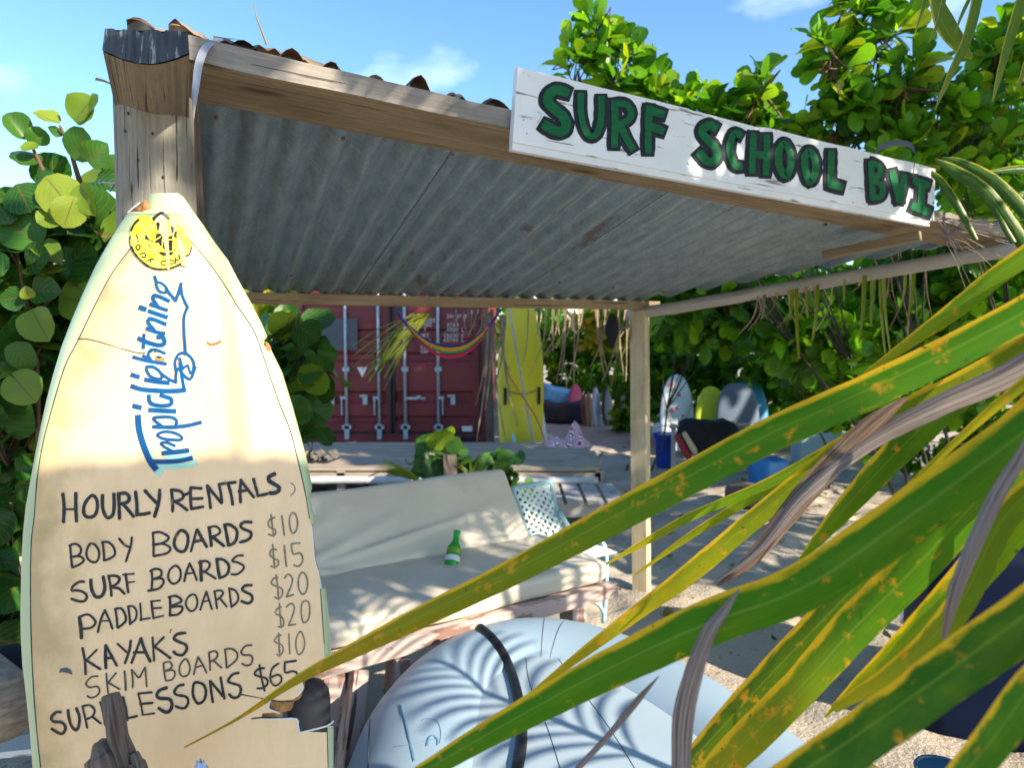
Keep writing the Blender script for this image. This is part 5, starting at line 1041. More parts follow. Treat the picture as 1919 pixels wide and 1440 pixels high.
# grey bollard seen through the broken rail, driftwood, log and ground litter
bp = P(578, 1277, 1.95); mb = MB(); pr = [(-.05, 1), (bp.z - .07, 1), (bp.z - .035, .93), (bp.z - .012, .7), (bp.z, .25)]; mb.tube([(bp.x, bp.y, z) for z, r in pr], [.062 * r for z, r in pr], 22, rough=.03); simple('grey_bollard', mb, K['stone'], 'dark grey round topped stub showing through the broken edge of the surfboard', 'stub', angle=0)
def stump(name, pts, rad, m, label, c, n=14, rough=.5):
    mb = MB(); q = [tuple(P(*p)) for p in pts]; cc = cat(q, 6); rr = np.interp(np.linspace(0, 1, len(cc)), np.linspace(0, 1, len(rad)), rad); mb.tube(cc, rr, n, rough=rough); return simple(name, mb, m, label, c, angle=30)
st1 = thing('driftwood', P(235, 1700, .96), 'twisted grey brown driftwood stump standing in front of the surfboard', 'driftwood')
for pts, rad, nm in (([(208, 1302, .97), (214, 1340, .965), (222, 1390, .96), (238, 1450, .955), (250, 1560, .95), (255, 2500, .95)], [.0125, .0165, .018, .020, .026, .04], 'stem'), ([(186, 1392, .955), (196, 1415, .955), (205, 1445, .95), (225, 1560, .95)], [.010, .020, .026, .03], 'knot'), ([(166, 1425, .95), (180, 1440, .95), (200, 1480, .95)], [.008, .014, .02], 'knot'), ([(252, 1412, .955), (262, 1450, .95), (268, 1520, .95)], [.006, .011, .014], 'splinter')):
    mb = MB(); cc = cat([tuple(P(*p)) for p in pts], 6); rr = np.interp(np.linspace(0, 1, len(cc)), np.linspace(0, 1, len(rad)), rad); mb.tube(cc, rr * .82, 30, rough=.62, rf=3.2, rl=14); mb.build(nm, K['drift'], st1, angle=25)
mb = MB(); a = P(4, 1330, 1.62); mb.tube([a + Vector((-.5, .35, -.03)), a + Vector((-.2, .14, 0)), a, a + Vector((.025, -.02, 0))], [.095, .092, .088, .070], 26, rough=.12); simple('sawn_log', mb, K['log'], 'pale brown log end lying beside the left rail of the surfboard', 'log', angle=0)
lump('grey_rock', 22, 1280, 1.85, (.22, .2, .16), K['stone'], 'blue grey rock on top of the log', 'rock', .4)
for k, (px, py, d, yw, lab) in enumerate(((20, 920, 2.6, .5, 'white plank end poking out above the left edge of the surfboard'), (28, 965, 2.5, -.8, 'splintered plank tilted below the white plank end'), (30, 1400, 1.9, .2, 'pale plank flat on the ground under the log'))):
    mb = MB(); p = P(px, py, d); v_ = Vector((math.cos(yw), math.sin(yw), -.35 if k < 2 else 0)) * .35; mb.bar(p - v_, p + v_, .08, .02, jit=.003); simple('plank', mb, K['sign'] if k != 1 else K['pink'], lab, 'plank', 'scrap planks left of the surfboard')
mb = MB(); cr = P(376, 1450, .98); rows = []
for i in range(9):
    t = i / 8; rows.append([cr + Vector((.020 * (1 - t * .75) * math.cos(a) * (1 + .5 * noise.noise(Vector((a, t * 3, 0)))), .016 * (1 - t * .75) * math.sin(a), .018 * t + .008 * noise.noise(Vector((a * 2, t * 4, 7))) - .02 * (1 - t))) for a in np.linspace(0, 6.283, 15)[:-1]])
mb.grid(rows, closed=True); mb.poly(rows[-1]); simple('plastic_bag', mb, mat('pale_blue_film', (.42, .52, .70), (.30, .40, .60), 60, .25), 'crumpled pale blue plastic tip at the bottom edge before the surfboard', 'plastic bag', angle=20)
# hammock, cloth, lantern under the back beam
def bpx(px, py): 
    q = FLT; d = (FRT - FLT); n_ = Vector((-d.y, d.x, 0)).normalized(); r = ray(px, py); return CAM + r * ((q - n_ * .04 - CAM).dot(n_) / r.dot(n_))
ham = thing('hammock', bpx(840, 588), 'small rainbow striped hammock slung from the back roof beam', 'hammock')
path = cat([(745, 588), (765, 612), (790, 638), (815, 653), (842, 659), (872, 653), (900, 632), (918, 610), (934, 588)], 6)
bands = [('amber_cloth', (.55, .25, .02)), ('green_cloth', (.01, .26, .08)), ('blue_cloth', (.01, .06, .30)), ('crimson_cloth', (.45, .02, .08))]
for k, (nm, cc) in enumerate(bands):
    mb = MB(); rows = []
    for i, (x_, y_) in enumerate(path):
        t = i / (len(path) - 1); s_ = math.sin(math.pi * t) ** 1.2; p = bpx(x_, y_); off = (.010 - .012 * k) * s_; dep = [-.02, 0, .05, .015][k] * s_
        up_ = Vector((0, dep, off + (.035 if k == 2 else 0) * s_)); hh = .008 * s_ + .0015; rows.append([p + up_ + Vector((0, 0, hh)), p + up_ + Vector((0, -.006 * s_, 0)), p + up_ - Vector((0, 0, hh))])
    c0, c1 = int(len(path) * .14), int(len(path) * .86); mb.grid(rows[c0:c1]); mb.build('cloth_band', mat(nm, cc, None, 60, .9), ham, angle=0)
mb = MB()
for rg in (path[:10], path[-11:]): mb.tube([bpx(*q) for q in rg], [.007 if 0 < i < len(rg) - 1 else .005 for i in range(len(rg))], 7)
mb.build_each('end_cord', mat('purple_cord', (.10, .03, .30), (.06, .02, .2), 60, .9), ham, angle=0)
mb = MB()
for px in (747, 935): mb.ball(bpx(px, 583), .014, 8, rough=.3)
mb.build_each('knot', mat('teal_cord', (.02, .16, .28), (.01, .1, .2), 60, .9), ham, angle=0)
mb = MB(); p = P(1147, 588, 3.95); rows = []
for i in range(13):
    t = i / 12; w_ = .012 + .028 * math.sin(math.pi * min(1, t * 1.1)); rows.append([p + Vector((w_ * math.cos(a), w_ * .6 * math.sin(a), -.20 * t + .006 * noise.noise(Vector((a, t * 4, 2))))) for a in np.linspace(0, 6.283, 13)[:-1]])
mb.grid(rows, closed=True); simple('black_rag', mb, K['cloth'], 'black cloth hanging from the back beam just left of the square post', 'cloth', angle=0)
rp_ = bpx(1072, 590); mb = MB(); mb.tube(cat([tuple(rp_ + Vector(v)) for v in ((-.03, -.02, .02), (-.01, -.03, -.01), (.015, -.03, .012), (-.004, -.03, -.03), (.006, -.03, -.09))], 4), .007, 7); simple('white_rope', mb, K['beige'], 'short pale rope knotted round the back beam', 'rope', angle=0)
lp = P(1373, 586, 5.2); lt = thing('red_ring', lp, 'small dark red ring with a white centre hanging against the hedge', 'ring'); mb = MB()
mb.tube([lp + Vector((.035 * math.cos(a), 0, .043 * math.sin(a))) for a in np.linspace(0, 6.2832, 25)], .013, 8, cap=False); mb.tube([lp + Vector((0, 0, .05)), lp + Vector((0, 0, .25))], .003, 5); mb.build('rim', K['redcloth'], lt, angle=0)
mb = MB(); mb.tube([lp + Vector((0, -.006, 0)), lp + Vector((0, .006, 0))], .03, 16); ctr = mb.build('centre', K['white'], lt)
mb = MB(); mb.bar(lp + Vector((0, -.008, -.016)), lp + Vector((0, -.008, .016)), .010, .004, up=(0, 1, 0)); mb.build('mark', K['black'], lt)
# ---------------------------------------------------------------- leaves
def template(kind):
    if kind == 'grape': vs_ = [0, .06, .18, .35, .55, .75, .9, 1]; ws = [.0, .26, .42, .51, .52, .43, .27, .0]; us = (-1, -.5, 0, .5, 1)
    else: vs_ = [0, .12, .38, .62, .82, .95, 1]; ws = [.02, .05, .17, .27, .285, .18, .0]; us = (-1, 0, 1)
    V = []; U = []; Fc = []
    n = len(us)
    for v, w in zip(vs_, ws):
        for u in us: V.append((u * w, v, .16 * abs(u) * w - (.22 * v * v if kind != 'grape' else .10 * v * v))); U.append((u, v))
    for i in range(len(vs_) - 1):
        for k in range(n - 1): Fc.append((i * n + k, i * n + k + 1, (i + 1) * n + k + 1, (i + 1) * n + k))
    return np.array(V), np.array(U), np.array(Fc)
TPL = {k: template(k) for k in ('grape', 'shrub')}
def leaf_mesh(name, kind, pos, dirs, nrm, size, tint, m, parent):
    V, U, Fc = TPL[kind]; n = len(pos); o0 = np.array(wloc(parent))
    y = dirs / np.linalg.norm(dirs, axis=1, keepdims=True); x = np.cross(y, nrm); x /= np.linalg.norm(x, axis=1, keepdims=True) + 1e-9; z = np.cross(x, y)
    wob = 1 + rng.normal(0, .08, (n, 1, 1)); bend = rng.normal(0, .26, (n, 1)); cur = rng.normal(.05, .22, (n, 1))
    Vx = V[None, :, 0:1] * wob * size[:, None, None]; Vy = np.repeat(V[None, :, 1:2], n, 0) * size[:, None, None]
    Vz = (V[None, :, 2] + bend * V[None, :, 1] ** 2 + cur * np.abs(V[None, :, 0]) + .05 * np.sin(V[None, :, 1] * 9 + rng.uniform(0, 6, (n, 1))) * V[None, :, 0] * 2)[:, :, None] * size[:, None, None]
    W_ = pos[:, None, :] + x[:, None, :] * Vx + y[:, None, :] * Vy + z[:, None, :] * Vz - o0
    nv = len(V); me = bpy.data.meshes.new(name); vv = W_.reshape(-1, 3); ff = (Fc[None] + (np.arange(n) * nv)[:, None, None]).reshape(-1, 4)
    me.vertices.add(len(vv)); me.vertices.foreach_set('co', vv.ravel()); me.loops.add(ff.size); me.loops.foreach_set('vertex_index', ff.ravel().astype(np.int32))
    me.polygons.add(len(ff)); me.polygons.foreach_set('loop_start', np.arange(0, ff.size, 4, dtype=np.int32))
    me.update(calc_edges=True); uvl = me.uv_layers.new(name='UV'); uv = np.tile(U, (n, 1))[ff.ravel()]; uvl.data.foreach_set('uv', uv.ravel())
    ca = me.color_attributes.new('tint', 'FLOAT_COLOR', 'POINT'); c = np.ones((n, nv, 4)); c[:, :, :3] = tint[:, None, :]; ca.data.foreach_set('color', c.ravel())
    me.materials.append(m); me.shade_smooth(); me.validate(); return link(name, me, parent)
PAL = {'grape': ([(.012, .075, .014), (.020, .105, .016), (.035, .13, .018), (.13, .22, .02), (.20, .27, .02)], [.40, .30, .17, .09, .04]),
       'shrub': ([(.03, .14, .010), (.075, .25, .012), (.14, .35, .014), (.25, .44, .018), (.42, .50, .03)], [.20, .25, .26, .20, .09]),
       'dark': ([(.02, .11, .010), (.05, .19, .010), (.095, .27, .012), (.20, .38, .015)], [.30, .30, .24, .16]),
       'yellow': ([(.30, .40, .02), (.46, .46, .02), (.62, .44, .02), (.12, .3, .015)], [.3, .3, .2, .2])}  # sunlight on distant shrubs painted into these bright leaf colours
def crown(parent, blobs, kind, m, pal, per=9, size=.12, dens=1.0, twigm=None, trunkpts=None, bias=.5, spread=1.0, name='crown'):
    pos = []; dr = []; nr = []; sz = []; tips = []
    for c, r, ncl in blobs:
        c = np.array(c); r = np.array(r) if hasattr(r, '__len__') else np.array((r, r, r))
        for _ in range(max(1, int(ncl * dens))):
            d = rng.normal(size=3); d /= np.linalg.norm(d); q = rng.uniform(.15, 1) ** bias; p = c + d * r * q
            st_ = d * .7 + np.array((0, 0, .65)) + rng.normal(0, .35, 3); st_ /= np.linalg.norm(st_); tips.append((p, st_, c))
            a0 = rng.uniform(0, 6.28); t1 = np.cross(st_, (0, 0, 1.0) if abs(st_[2]) < .9 else (1.0, 0, 0)); t1 /= np.linalg.norm(t1); t2 = np.cross(st_, t1)
            for j in range(per):
                a = a0 + j * 2.4; el = (.35 + .95 * j / per) * spread if kind != 'grape' else rng.uniform(.7, 1.7)
                d_ = st_ * math.cos(el) + (t1 * math.cos(a) + t2 * math.sin(a)) * math.sin(el) + rng.normal(0, .12, 3)
                off = -st_ * (j / per) * (size * .55 if kind != 'grape' else size * 2.2)
                if kind == 'grape': d_ = d_ * 1 + np.array((0, 0, -.25)); n_ = rng.normal(0, .45, 3) + np.array((.25, -.75, .55))
                else: n_ = st_ - d_ * np.dot(st_, d_) / np.dot(d_, d_) + rng.normal(0, .25, 3)
                pos.append(p + off + d_ * size * .12); dr.append(d_); nr.append(n_); sz.append(size * rng.uniform(.5, 1.3))
    cols, pr = PAL[pal]; ti = np.array(cols)[rng.choice(len(cols), len(pos), p=pr)] * rng.uniform(.8, 1.2, (len(pos), 1))
    leaf_mesh(name, kind, np.array(pos), np.array(dr), np.array(nr), np.array(sz), ti, m, parent)
    if twigm:
        mb = MB()
        for p, s_, c in tips:
            a = Vector(p); b = a - Vector(s_) * size * 1.6; e = b.lerp(Vector(c), .7); mb.tube([a, b, e], [.0035, .0045, .007], 5, cap=False)
        mb.build('twigs', twigm, parent, weld=0, angle=0)
    return tips
def limbs(parent, base, blobs, r0, m, wob=.06):
    mb = MB(); base = Vector(base); cs = [Vector(b[0]) for b in blobs]; mid = sum(cs, Vector()) / len(cs); fork = base.lerp(mid, .45)
    mb.tube(cat([tuple(base - Vector((0, 0, .1))), tuple(base.lerp(fork, .5) + Vector((wob, -wob, 0))), tuple(fork)], 5), np.linspace(r0, r0 * .72, 11), 9, rough=.15); mb.build('trunk', m, parent, angle=0)
    mb = MB()
    for c in cs: k = cat([tuple(fork), tuple(fork.lerp(c, .5) + Vector((wob * random.uniform(-1, 1), wob * random.uniform(-1, 1), -.04))), tuple(c)], 5); mb.tube(k, np.linspace(r0 * .6, r0 * .18, len(k)), 7, rough=.1)
    mb.build('branches', m, parent, weld=0, angle=0)
def bp_(lst, rr=1): return [(tuple(P(px, py, d)), r, n) for px, py, d, r, n in lst]
# sea grape at the left
B = bp_([(35, 480, 2.25, .22, 16), (150, 430, 2.35, .20, 14), (120, 560, 2.3, .25, 18), (30, 640, 2.3, .25, 18), (40, 800, 2.35, .26, 18), (10, 960, 2.4, .28, 18), (20, 1120, 2.5, .28, 16), (180, 600, 2.75, .4, 34), (60, 760, 2.9, .5, 34), (20, 1020, 2.9, .5, 26)])
g1 = thing('sea_grape_tree', (B[3][0][0] - .1, B[3][0][1] + .3, 0), 'big leaved sea grape tree standing behind the surfboard', 'tree')
crown(g1, B, 'grape', K['grape'], 'grape', 5, .135, 1, K['twig'], bias=.7); limbs(g1, g1.location, B, .05, K['bark'])
def traced_leaves(parent, lst, m, kind='grape'):
    pos = []; dr = []; nr = []; sz = []; ti = []
    for px, py, d, qx, qy, s, c, nx, nz_ in lst:      # base pixel, tip pixel
        a = np.array(P(px, py, d)); b = np.array(P(qx, qy, d - .02)); pos.append(a); dr.append(b - a); sz.append(np.linalg.norm(b - a)); nr.append((nx, -.8, nz_)); ti.append(c)
    leaf_mesh('upper_leaves', kind, np.array(pos), np.array(dr, float), np.array(nr, float), np.array(sz), np.array(ti), m, parent)
G0, G1, G2, G3 = (.014, .08, .014), (.04, .14, .02), (.16, .25, .02), (.24, .30, .03)
traced_leaves(g1, [(140, 228, 2.15, 172, 180, 0, G2, .2, .3), (152, 218, 2.14, 200, 205, 0, G2, -.1, .5), (140, 300, 2.14, 165, 240, 0, G1, .2, .2), (165, 305, 2.13, 196, 270, 0, G1, .5, .1), (48, 262, 2.15, 12, 215, 0, G1, .6, .3), (66, 272, 2.16, 75, 243, 0, G1, .9, .1), (75, 305, 2.16, 24, 268, 0, G0, .2, 1.0), (70, 268, 2.15, 48, 290, 0, G2, .1, .6), (112, 232, 2.16, 62, 212, 0, G3, .1, 1.2), (120, 248, 2.16, 90, 245, 0, G0, .3, .6), (85, 330, 2.1, 140, 400, 0, G3, .2, .2), (140, 368, 2.09, 118, 425, 0, G3, .5, .1), (150, 345, 2.1, 165, 400, 0, G2, -.3, .2), (120, 400, 2.12, 78, 425, 0, G2, .1, .3), (30, 345, 2.1, 60, 400, 0, G0, .1, .3), (20, 420, 2.1, -10, 370, 0, G0, .3, .3), (105, 330, 2.12, 65, 335, 0, G0, .4, .2), (205, 330, 2.15, 215, 290, 0, G1, .1, .2), (180, 340, 2.14, 220, 345, 0, G0, .1, .6), (50, 500, 2.1, 108, 488, 0, G0, .2, .3), (60, 545, 2.08, 110, 545, 0, G0, .1, .2), (50, 555, 2.08, 0, 565, 0, G0, -.1, .2), (60, 580, 2.07, 90, 640, 0, G2, .1, .1), (30, 640, 2.07, 40, 690, 0, G1, .1, .2), (20, 700, 2.06, 60, 750, 0, G2, .2, .3), (55, 560, 2.06, 48, 540, 0, G3, .4, .2)], K['grape'])
mb = MB()
for pts in ([(152, 350, 2.2), (140, 310, 2.17), (128, 270, 2.15), (112, 235, 2.14)], [(112, 400, 2.2), (92, 345, 2.17), (70, 295, 2.16), (52, 262, 2.15)], [(60, 640, 2.15), (45, 540, 2.12), (30, 470, 2.12), (10, 420, 2.12)], [(70, 900, 2.2), (72, 740, 2.2), (68, 640, 2.2)]):
    c = cat([tuple(P(*p)) for p in pts], 5); mb.tube(c, np.linspace(.009, .0035, len(c)), 7)
mb.build('stem', K['twig'], g1, angle=0)
# second sea grape between surfboard and container
B = bp_([(545, 620, 3.4, .16, 9), (520, 700, 3.4, .16, 10), (570, 660, 3.3, .13, 7), (545, 760, 3.4, .14, 8), (480, 640, 3.7, .3, 16), (470, 760, 3.8, .3, 14)])
g2 = thing('sea_grape_shrub', (B[4][0][0] - .2, 3.6, 0), 'sea grape shrub just right of the surfboard in front of the container', 'shrub')
crown(g2, B, 'grape', K['grape'], 'grape', 4, .125, 1, K['twig'], bias=.7); limbs(g2, g2.location, B, .02, K['bark'])
traced_leaves(g2, [(575, 735, 3.2, 605, 685, 0, G2, .1, .2), (560, 690, 3.2, 612, 700, 0, G1, .1, .3), (548, 770, 3.2, 585, 770, 0, G1, -.1, .3), (535, 725, 3.2, 590, 714, 0, G2, 0, 1.0), (560, 610, 3.2, 598, 640, 0, G0, .2, .2), (540, 650, 3.2, 575, 665, 0, G0, .1, .3), (560, 740, 3.2, 545, 800, 0, G1, .2, .1)], K['grape'])
# seedlings in front of the deck
for k, (lst, lab, xx) in enumerate((([(812, 838, 5.3, .10, 5), (820, 868, 5.3, .10, 6), (862, 868, 5.25, .09, 5)], 'leafy sea grape seedling left of the brown stake before the deck', 820), ([(912, 878, 5.2, .10, 7), (945, 880, 5.2, .09, 6), (968, 915, 5.2, .08, 5)], 'lower sea grape seedling right of the brown stake before the deck', 940))):
    B = bp_(lst); s_ = thing('sea_grape_seedling', (P(xx, 900, 5.25).x, 5.25, 0), lab, 'plant', 'sea grape seedlings before the deck')
    crown(s_, B, 'grape', K['grape'], 'grape', 4, .135, 1, K['twig']); limbs(s_, s_.location, B, .012, K['bark'], .02)
    if k == 0: traced_leaves(s_, [(818, 850, 5.15, 782, 822, 0, G0, .2, .2), (820, 845, 5.15, 828, 798, 0, G2, .3, .2), (830, 860, 5.12, 800, 895, 0, G0, .1, .3), (842, 850, 5.12, 858, 820, 0, G1, -.2, .3), (800, 880, 5.1, 776, 862, 0, G0, .1, .4), (838, 815, 5.13, 848, 800, 0, G2, .6, .1)], K['grape'])
    else: traced_leaves(s_, [(935, 880, 5.08, 890, 868, 0, G1, .1, .4), (935, 868, 5.08, 962, 850, 0, G0, .1, .3), (930, 855, 5.1, 938, 842, 0, G0, .5, .2), (945, 890, 5.06, 930, 862, 0, G1, .1, .2)], K['grape'])
mb = MB(); mb.bar(P(846, 930, 5.0), P(842, 853, 5.05), .10, .06, up=(0, 1, 0), jit=.012); a_ = P(846, 930, 5.0); mb.bar(Vector((a_.x, a_.y, -.05)), a_, .10, .06, up=(0, 1, 0)); simple('broken_stake', mb, K['drift'], 'broken reddish brown stake among the sea grape seedlings', 'stake', angle=30)
# beach shrubs right and behind
SH = [('beach_shrub', 'rounded beach shrub whose tip stands alone against the sky above the sign', [(1110, 75, 4.1, .13, 9), (1085, 120, 4.1, .12, 7), (1160, 120, 4.2, .18, 15), (1225, 180, 4.3, .14, 10), (1290, 200, 4.3, .12, 8), (1150, 240, 4.4, .22, 15), (1280, 300, 4.5, .25, 16)], 'shrub', (3.1, 5.2)),
      ('beach_shrub', 'beach shrub with two upright leaf tufts above the word middle of the sign', [(1345, 215, 4.2, .08, 6), (1390, 230, 4.2, .10, 8), (1425, 170, 4.1, .08, 7), (1440, 230, 4.2, .10, 8), (1390, 310, 4.4, .2, 15), (1490, 320, 4.4, .22, 15)], 'shrub', (3.2, 5.3)),
      ('beach_shrub', 'tallest beach shrub, rising highest into the sky above the sign', [(1590, 20, 4.0, .12, 9), (1640, 60, 4.0, .14, 10), (1555, 110, 4.0, .12, 9), (1600, 160, 4.1, .17, 14), (1660, 170, 4.1, .2, 17), (1560, 240, 4.2, .15, 11), (1620, 290, 4.2, .25, 20), (1700, 270, 4.2, .28, 22)], 'shrub', (3.3, 5.0)),
      ('beach_shrub', 'dense beach shrub behind the hanging tips of the coconut palm', [(1760, 190, 4.2, .18, 13), (1870, 80, 4.3, .2, 14), (1790, 260, 4.3, .26, 20), (1890, 220, 4.4, .35, 27), (1990, 90, 4.6, .4, 22), (1850, 330, 4.5, .4, 30), (1960, 330, 4.6, .5, 30)], 'shrub', (3.7, 4.9))]
for nm, lab, lst, pal_, (bx, by) in SH:
    B = bp_(lst); s_ = thing(nm, (bx, by, 0), lab, 'shrub', 'beach shrubs behind the sign'); crown(s_, B, 'shrub', K['shrub'], pal_, 10, .14, .78, K['twig']); limbs(s_, s_.location, B, .014, K['stemw'])
HD = [('hedge_shrub', 'dark glossy hedge shrub just right of the square post', [(1275, 565, 5.4, .2, 18), (1345, 560, 5.2, .2, 18), (1270, 590, 6.6, .28, 26), (1330, 600, 6.5, .28, 26), (1250, 680, 9.4, .5, 40), (1390, 590, 6.4, .28, 26), (1330, 560, 7.0, .4, 30)], 'dark', (1.36, 7.0)),
      ('hedge_shrub', 'dark hedge shrub above the leaning body boards', [(1410, 590, 5.2, .2, 18), (1490, 600, 5.0, .26, 26), (1560, 650, 5.1, .28, 26), (1440, 590, 6.3, .3, 28), (1520, 610, 6.0, .4, 38), (1450, 700, 8.6, .55, 44), (1540, 700, 6.6, .45, 38), (1480, 540, 6.8, .4, 30)], 'dark', (3.1, 6.6)),
      ('hedge_shrub', 'dark hedge shrub under the hanging palm leaves', [(1610, 600, 5.6, .4, 40), (1700, 620, 5.4, .4, 40), (1640, 720, 6.0, .5, 40), (1800, 560, 5.4, .5, 44), (1880, 480, 5.2, .5, 44), (1720, 520, 5.8, .4, 34), (1850, 680, 5.8, .5, 36), (1750, 800, 6.6, .5, 34), (1880, 820, 6.2, .5, 34), (1640, 800, 8.0, .4, 24)], 'dark', (3.4, 5.7)),
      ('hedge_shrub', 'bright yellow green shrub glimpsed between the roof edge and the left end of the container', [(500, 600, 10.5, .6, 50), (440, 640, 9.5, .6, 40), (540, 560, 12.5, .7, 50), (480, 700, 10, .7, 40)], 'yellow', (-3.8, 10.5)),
      ('hedge_shrub', 'row of dark growth rising above the back of the container', [(600, 560, 16, 1.0, 60), (750, 560, 16, 1.0, 60), (900, 570, 16, 1.0, 60), (1010, 580, 15, 1.0, 60), (960, 640, 15, 1.0, 50)], 'dark', (-2, 16)),
      ('hedge_shrub', 'dark shrub shading the stacked boards by the path', [(1070, 650, 13.2, .7, 60), (1150, 640, 13.0, .7, 60), (1100, 700, 13.4, .8, 60), (1180, 720, 12.5, .6, 40), (1020, 640, 13.4, .7, 40), (1230, 640, 12.0, .8, 60)], 'dark', (2.5, 13.4)),
      ('hedge_shrub', 'low leafy shrub filling the gap between square post and body boards', [(1225, 720, 9.4, .5, 40), (1310, 710, 9.6, .6, 50), (1400, 690, 9.4, .6, 50), (1170, 790, 10.2, .14, 10), (1500, 740, 9.0, .6, 40)], 'dark', (3.9, 9.7)),
      ('sun_tinted_shrub', 'shrub with yellow sunlight painted into its leaves, behind the square post top', [(1130, 615, 10.5, .35, 30), (1165, 610, 10.2, .3, 20), (1260, 595, 9.8, .35, 24)], 'yellow', (2.05, 10.6)),
      ('sun_tinted_shrub', 'shrub with orange yellow sunlight painted into its leaves, showing under the round side roof pole', [(1420, 560, 8.4, .28, 26), (1470, 555, 8.3, .25, 18), (1350, 570, 8.6, .25, 16)], 'yellow', (3.0, 8.6))]
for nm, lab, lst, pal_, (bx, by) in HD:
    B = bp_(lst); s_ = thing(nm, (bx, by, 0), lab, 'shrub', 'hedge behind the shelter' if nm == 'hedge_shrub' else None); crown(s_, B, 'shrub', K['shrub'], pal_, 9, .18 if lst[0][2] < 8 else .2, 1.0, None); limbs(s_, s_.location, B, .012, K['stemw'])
# unseen big tree placed out of view at the right to shade container and deck
B = [((4.7, 4.2, 5.0), (1.15, 1.1, 1.1), 110), ((5.0, 2.6, 6.3), (1.1, 1.0, 1.0), 90), ((4.76, 2.25, 4.2), (.7, .7, .7), 55), ((5.9, 3.7, 5.3), (1.2, 1.1, 1.1), 90), ((7.5, 5.2, 5.0), (1.6, 1.5, 1.2), 130), ((6.6, 6.0, 4.4), (1.3, 1.2, 1.2), 90), ((9.0, 6.6, 5.6), (1.8, 1.6, 1.4), 110)]
s_ = thing('shade_tree', (6.2, 4.6, 0), 'unseen large leafy tree, placed out of view to shade the container and deck', 'tree'); crown(s_, B, 'shrub', K['shrub'], 'dark', 9, .24, 1.0, None); limbs(s_, s_.location, B, .13, K['bark'], .2)
B = [((2.73, .085, 3.32), (.75, .75, .58), 125), ((3.3, .85, 3.85), (.7, .7, .55), 46), ((2.95, .75, 3.1), (.4, .4, .3), 16)]  # crown added out of view to dapple the sign and bench
s_ = thing('unseen_tree', (3.3, .2, 0), 'unseen broad leaved tree added beside the viewer to dapple the sign and bench', 'tree'); crown(s_, B, 'shrub', K['shrub'], 'dark', 8, .15, 1.0, K['twig']); limbs(s_, s_.location, B, .07, K['bark'], .1)
B = [((2.05, -.7, 3.85), (.42, .42, .3), 17)]  # sparse leaf clump added out of view to dapple the post
s_ = thing('unseen_sapling', (2.1, -1.0, 0), 'unseen thin sapling added behind the viewer to dapple the round post', 'tree'); crown(s_, B, 'shrub', K['shrub'], 'dark', 7, .15, 1.0, K['twig']); limbs(s_, s_.location, B, .025, K['bark'], .1)
B = [((4.68, 1.93, 2.55), (.75, .75, .6), 120), ((5.3, 2.5, 2.9), (.8, .8, .7), 90), ((4.3, 1.5, 3.3), (.5, .5, .4), 40)]  # unseen canopy added to keep sun off the sand
s_ = thing('unseen_tree', (5.0, 2.0, 0), 'unseen low broad leaved tree added to shade the sand behind the palm leaflets', 'tree'); crown(s_, B, 'shrub', K['shrub'], 'dark', 8, .15, 1.0, K['twig']); limbs(s_, s_.location, B, .06, K['bark'], .1)
B = [((6.5, 5.05, 1.9), (1.1, 1.0, .8), 90), ((7.6, 6.3, 2.2), (1.1, 1.0, .9), 80)]  # off-screen shrub added to shade the farther sand
s_ = thing('beach_shrub', (6.6, 5.3, 0), 'unseen broad shrub standing apart, added to shade the sand beyond the leaflets', 'shrub', 'beach shrubs behind the sign'); crown(s_, B, 'shrub', K['shrub'], 'dark', 8, .19, 1.0, None); limbs(s_, s_.location, B, .04, K['bark'], .1)
# ---------------------------------------------------------------- palm leaflets
WK = .80
def blade(mb, ctr, wpx=None, wm=None, fold=.35, twist=0, face=None, ncol=5):
    """a leaflet along px centre line [(px,py,depth,width px)]"""
    c = cat(ctr, 7); m = len(c); pts = [P(q[0], q[1], q[2]) for q in c]; rows = []; o = random.random() * 9
    for i in range(m):
        p = pts[i]; t = (pts[min(i + 1, m - 1)] - pts[max(i - 1, 0)]).normalized(); w = c[i][3] * c[i][2] / F / 2 * WK
        vw = (p - CAM).normalized(); x = t.cross(vw).normalized(); n_ = x.cross(t).normalized(); n_ = n_ if n_.dot(vw) < 0 else -n_
        a = twist + .15 * noise.noise(Vector((i * .12, o, 0))); x2 = x * math.cos(a) + n_ * math.sin(a); n2 = n_ * math.cos(a) - x * math.sin(a); row = []
        for k in range(ncol):
            u = -1 + 2 * k / (ncol - 1); ww = w * (1 + .05 * noise.noise(Vector((i * .5, u * 3, o)))); row.append(p + x2 * (u * ww) - n2 * (abs(u) * ww * fold) + n2 * (.0012 * noise.noise(Vector((i * .7, u * 4, o + 4)))))
        rows.append(row)
    k0 = len(mb.v); mb.grid(rows, uvf=lambda i, k: (-1 + 2 * k / (ncol - 1), i / (m - 1))); return k0
def tinted(o, col, tipcol=None, t0=.5):
    me = o.data; ca = me.color_attributes.new('tint', 'FLOAT_COLOR', 'POINT'); n = len(me.vertices); c = np.ones((n, 4)); c[:, :3] = col
    if tipcol is not None:
        v = np.zeros(n); uv = np.zeros(len(me.loops) * 2); me.uv_layers[0].data.foreach_get('uv', uv); li = np.zeros(len(me.loops), np.int32); me.loops.foreach_get('vertex_index', li); v[li] = uv[1::2]
        k = np.clip((v - t0) / .4, 0, 1)[:, None]; c[:, :3] = c[:, :3] * (1 - k) + np.array(tipcol) * k
    ca.data.foreach_set('color', c.ravel())
fr = thing('palm_frond', (1.15, .55, 1.1), 'green and yellow spotted palm frond sweeping closest to the viewer in front of the dinghy', 'palm frond')
GR, GY, YE, DG = (.065, .215, .006), (.19, .32, .008), (.46, .38, .010), (.05, .17, .008)
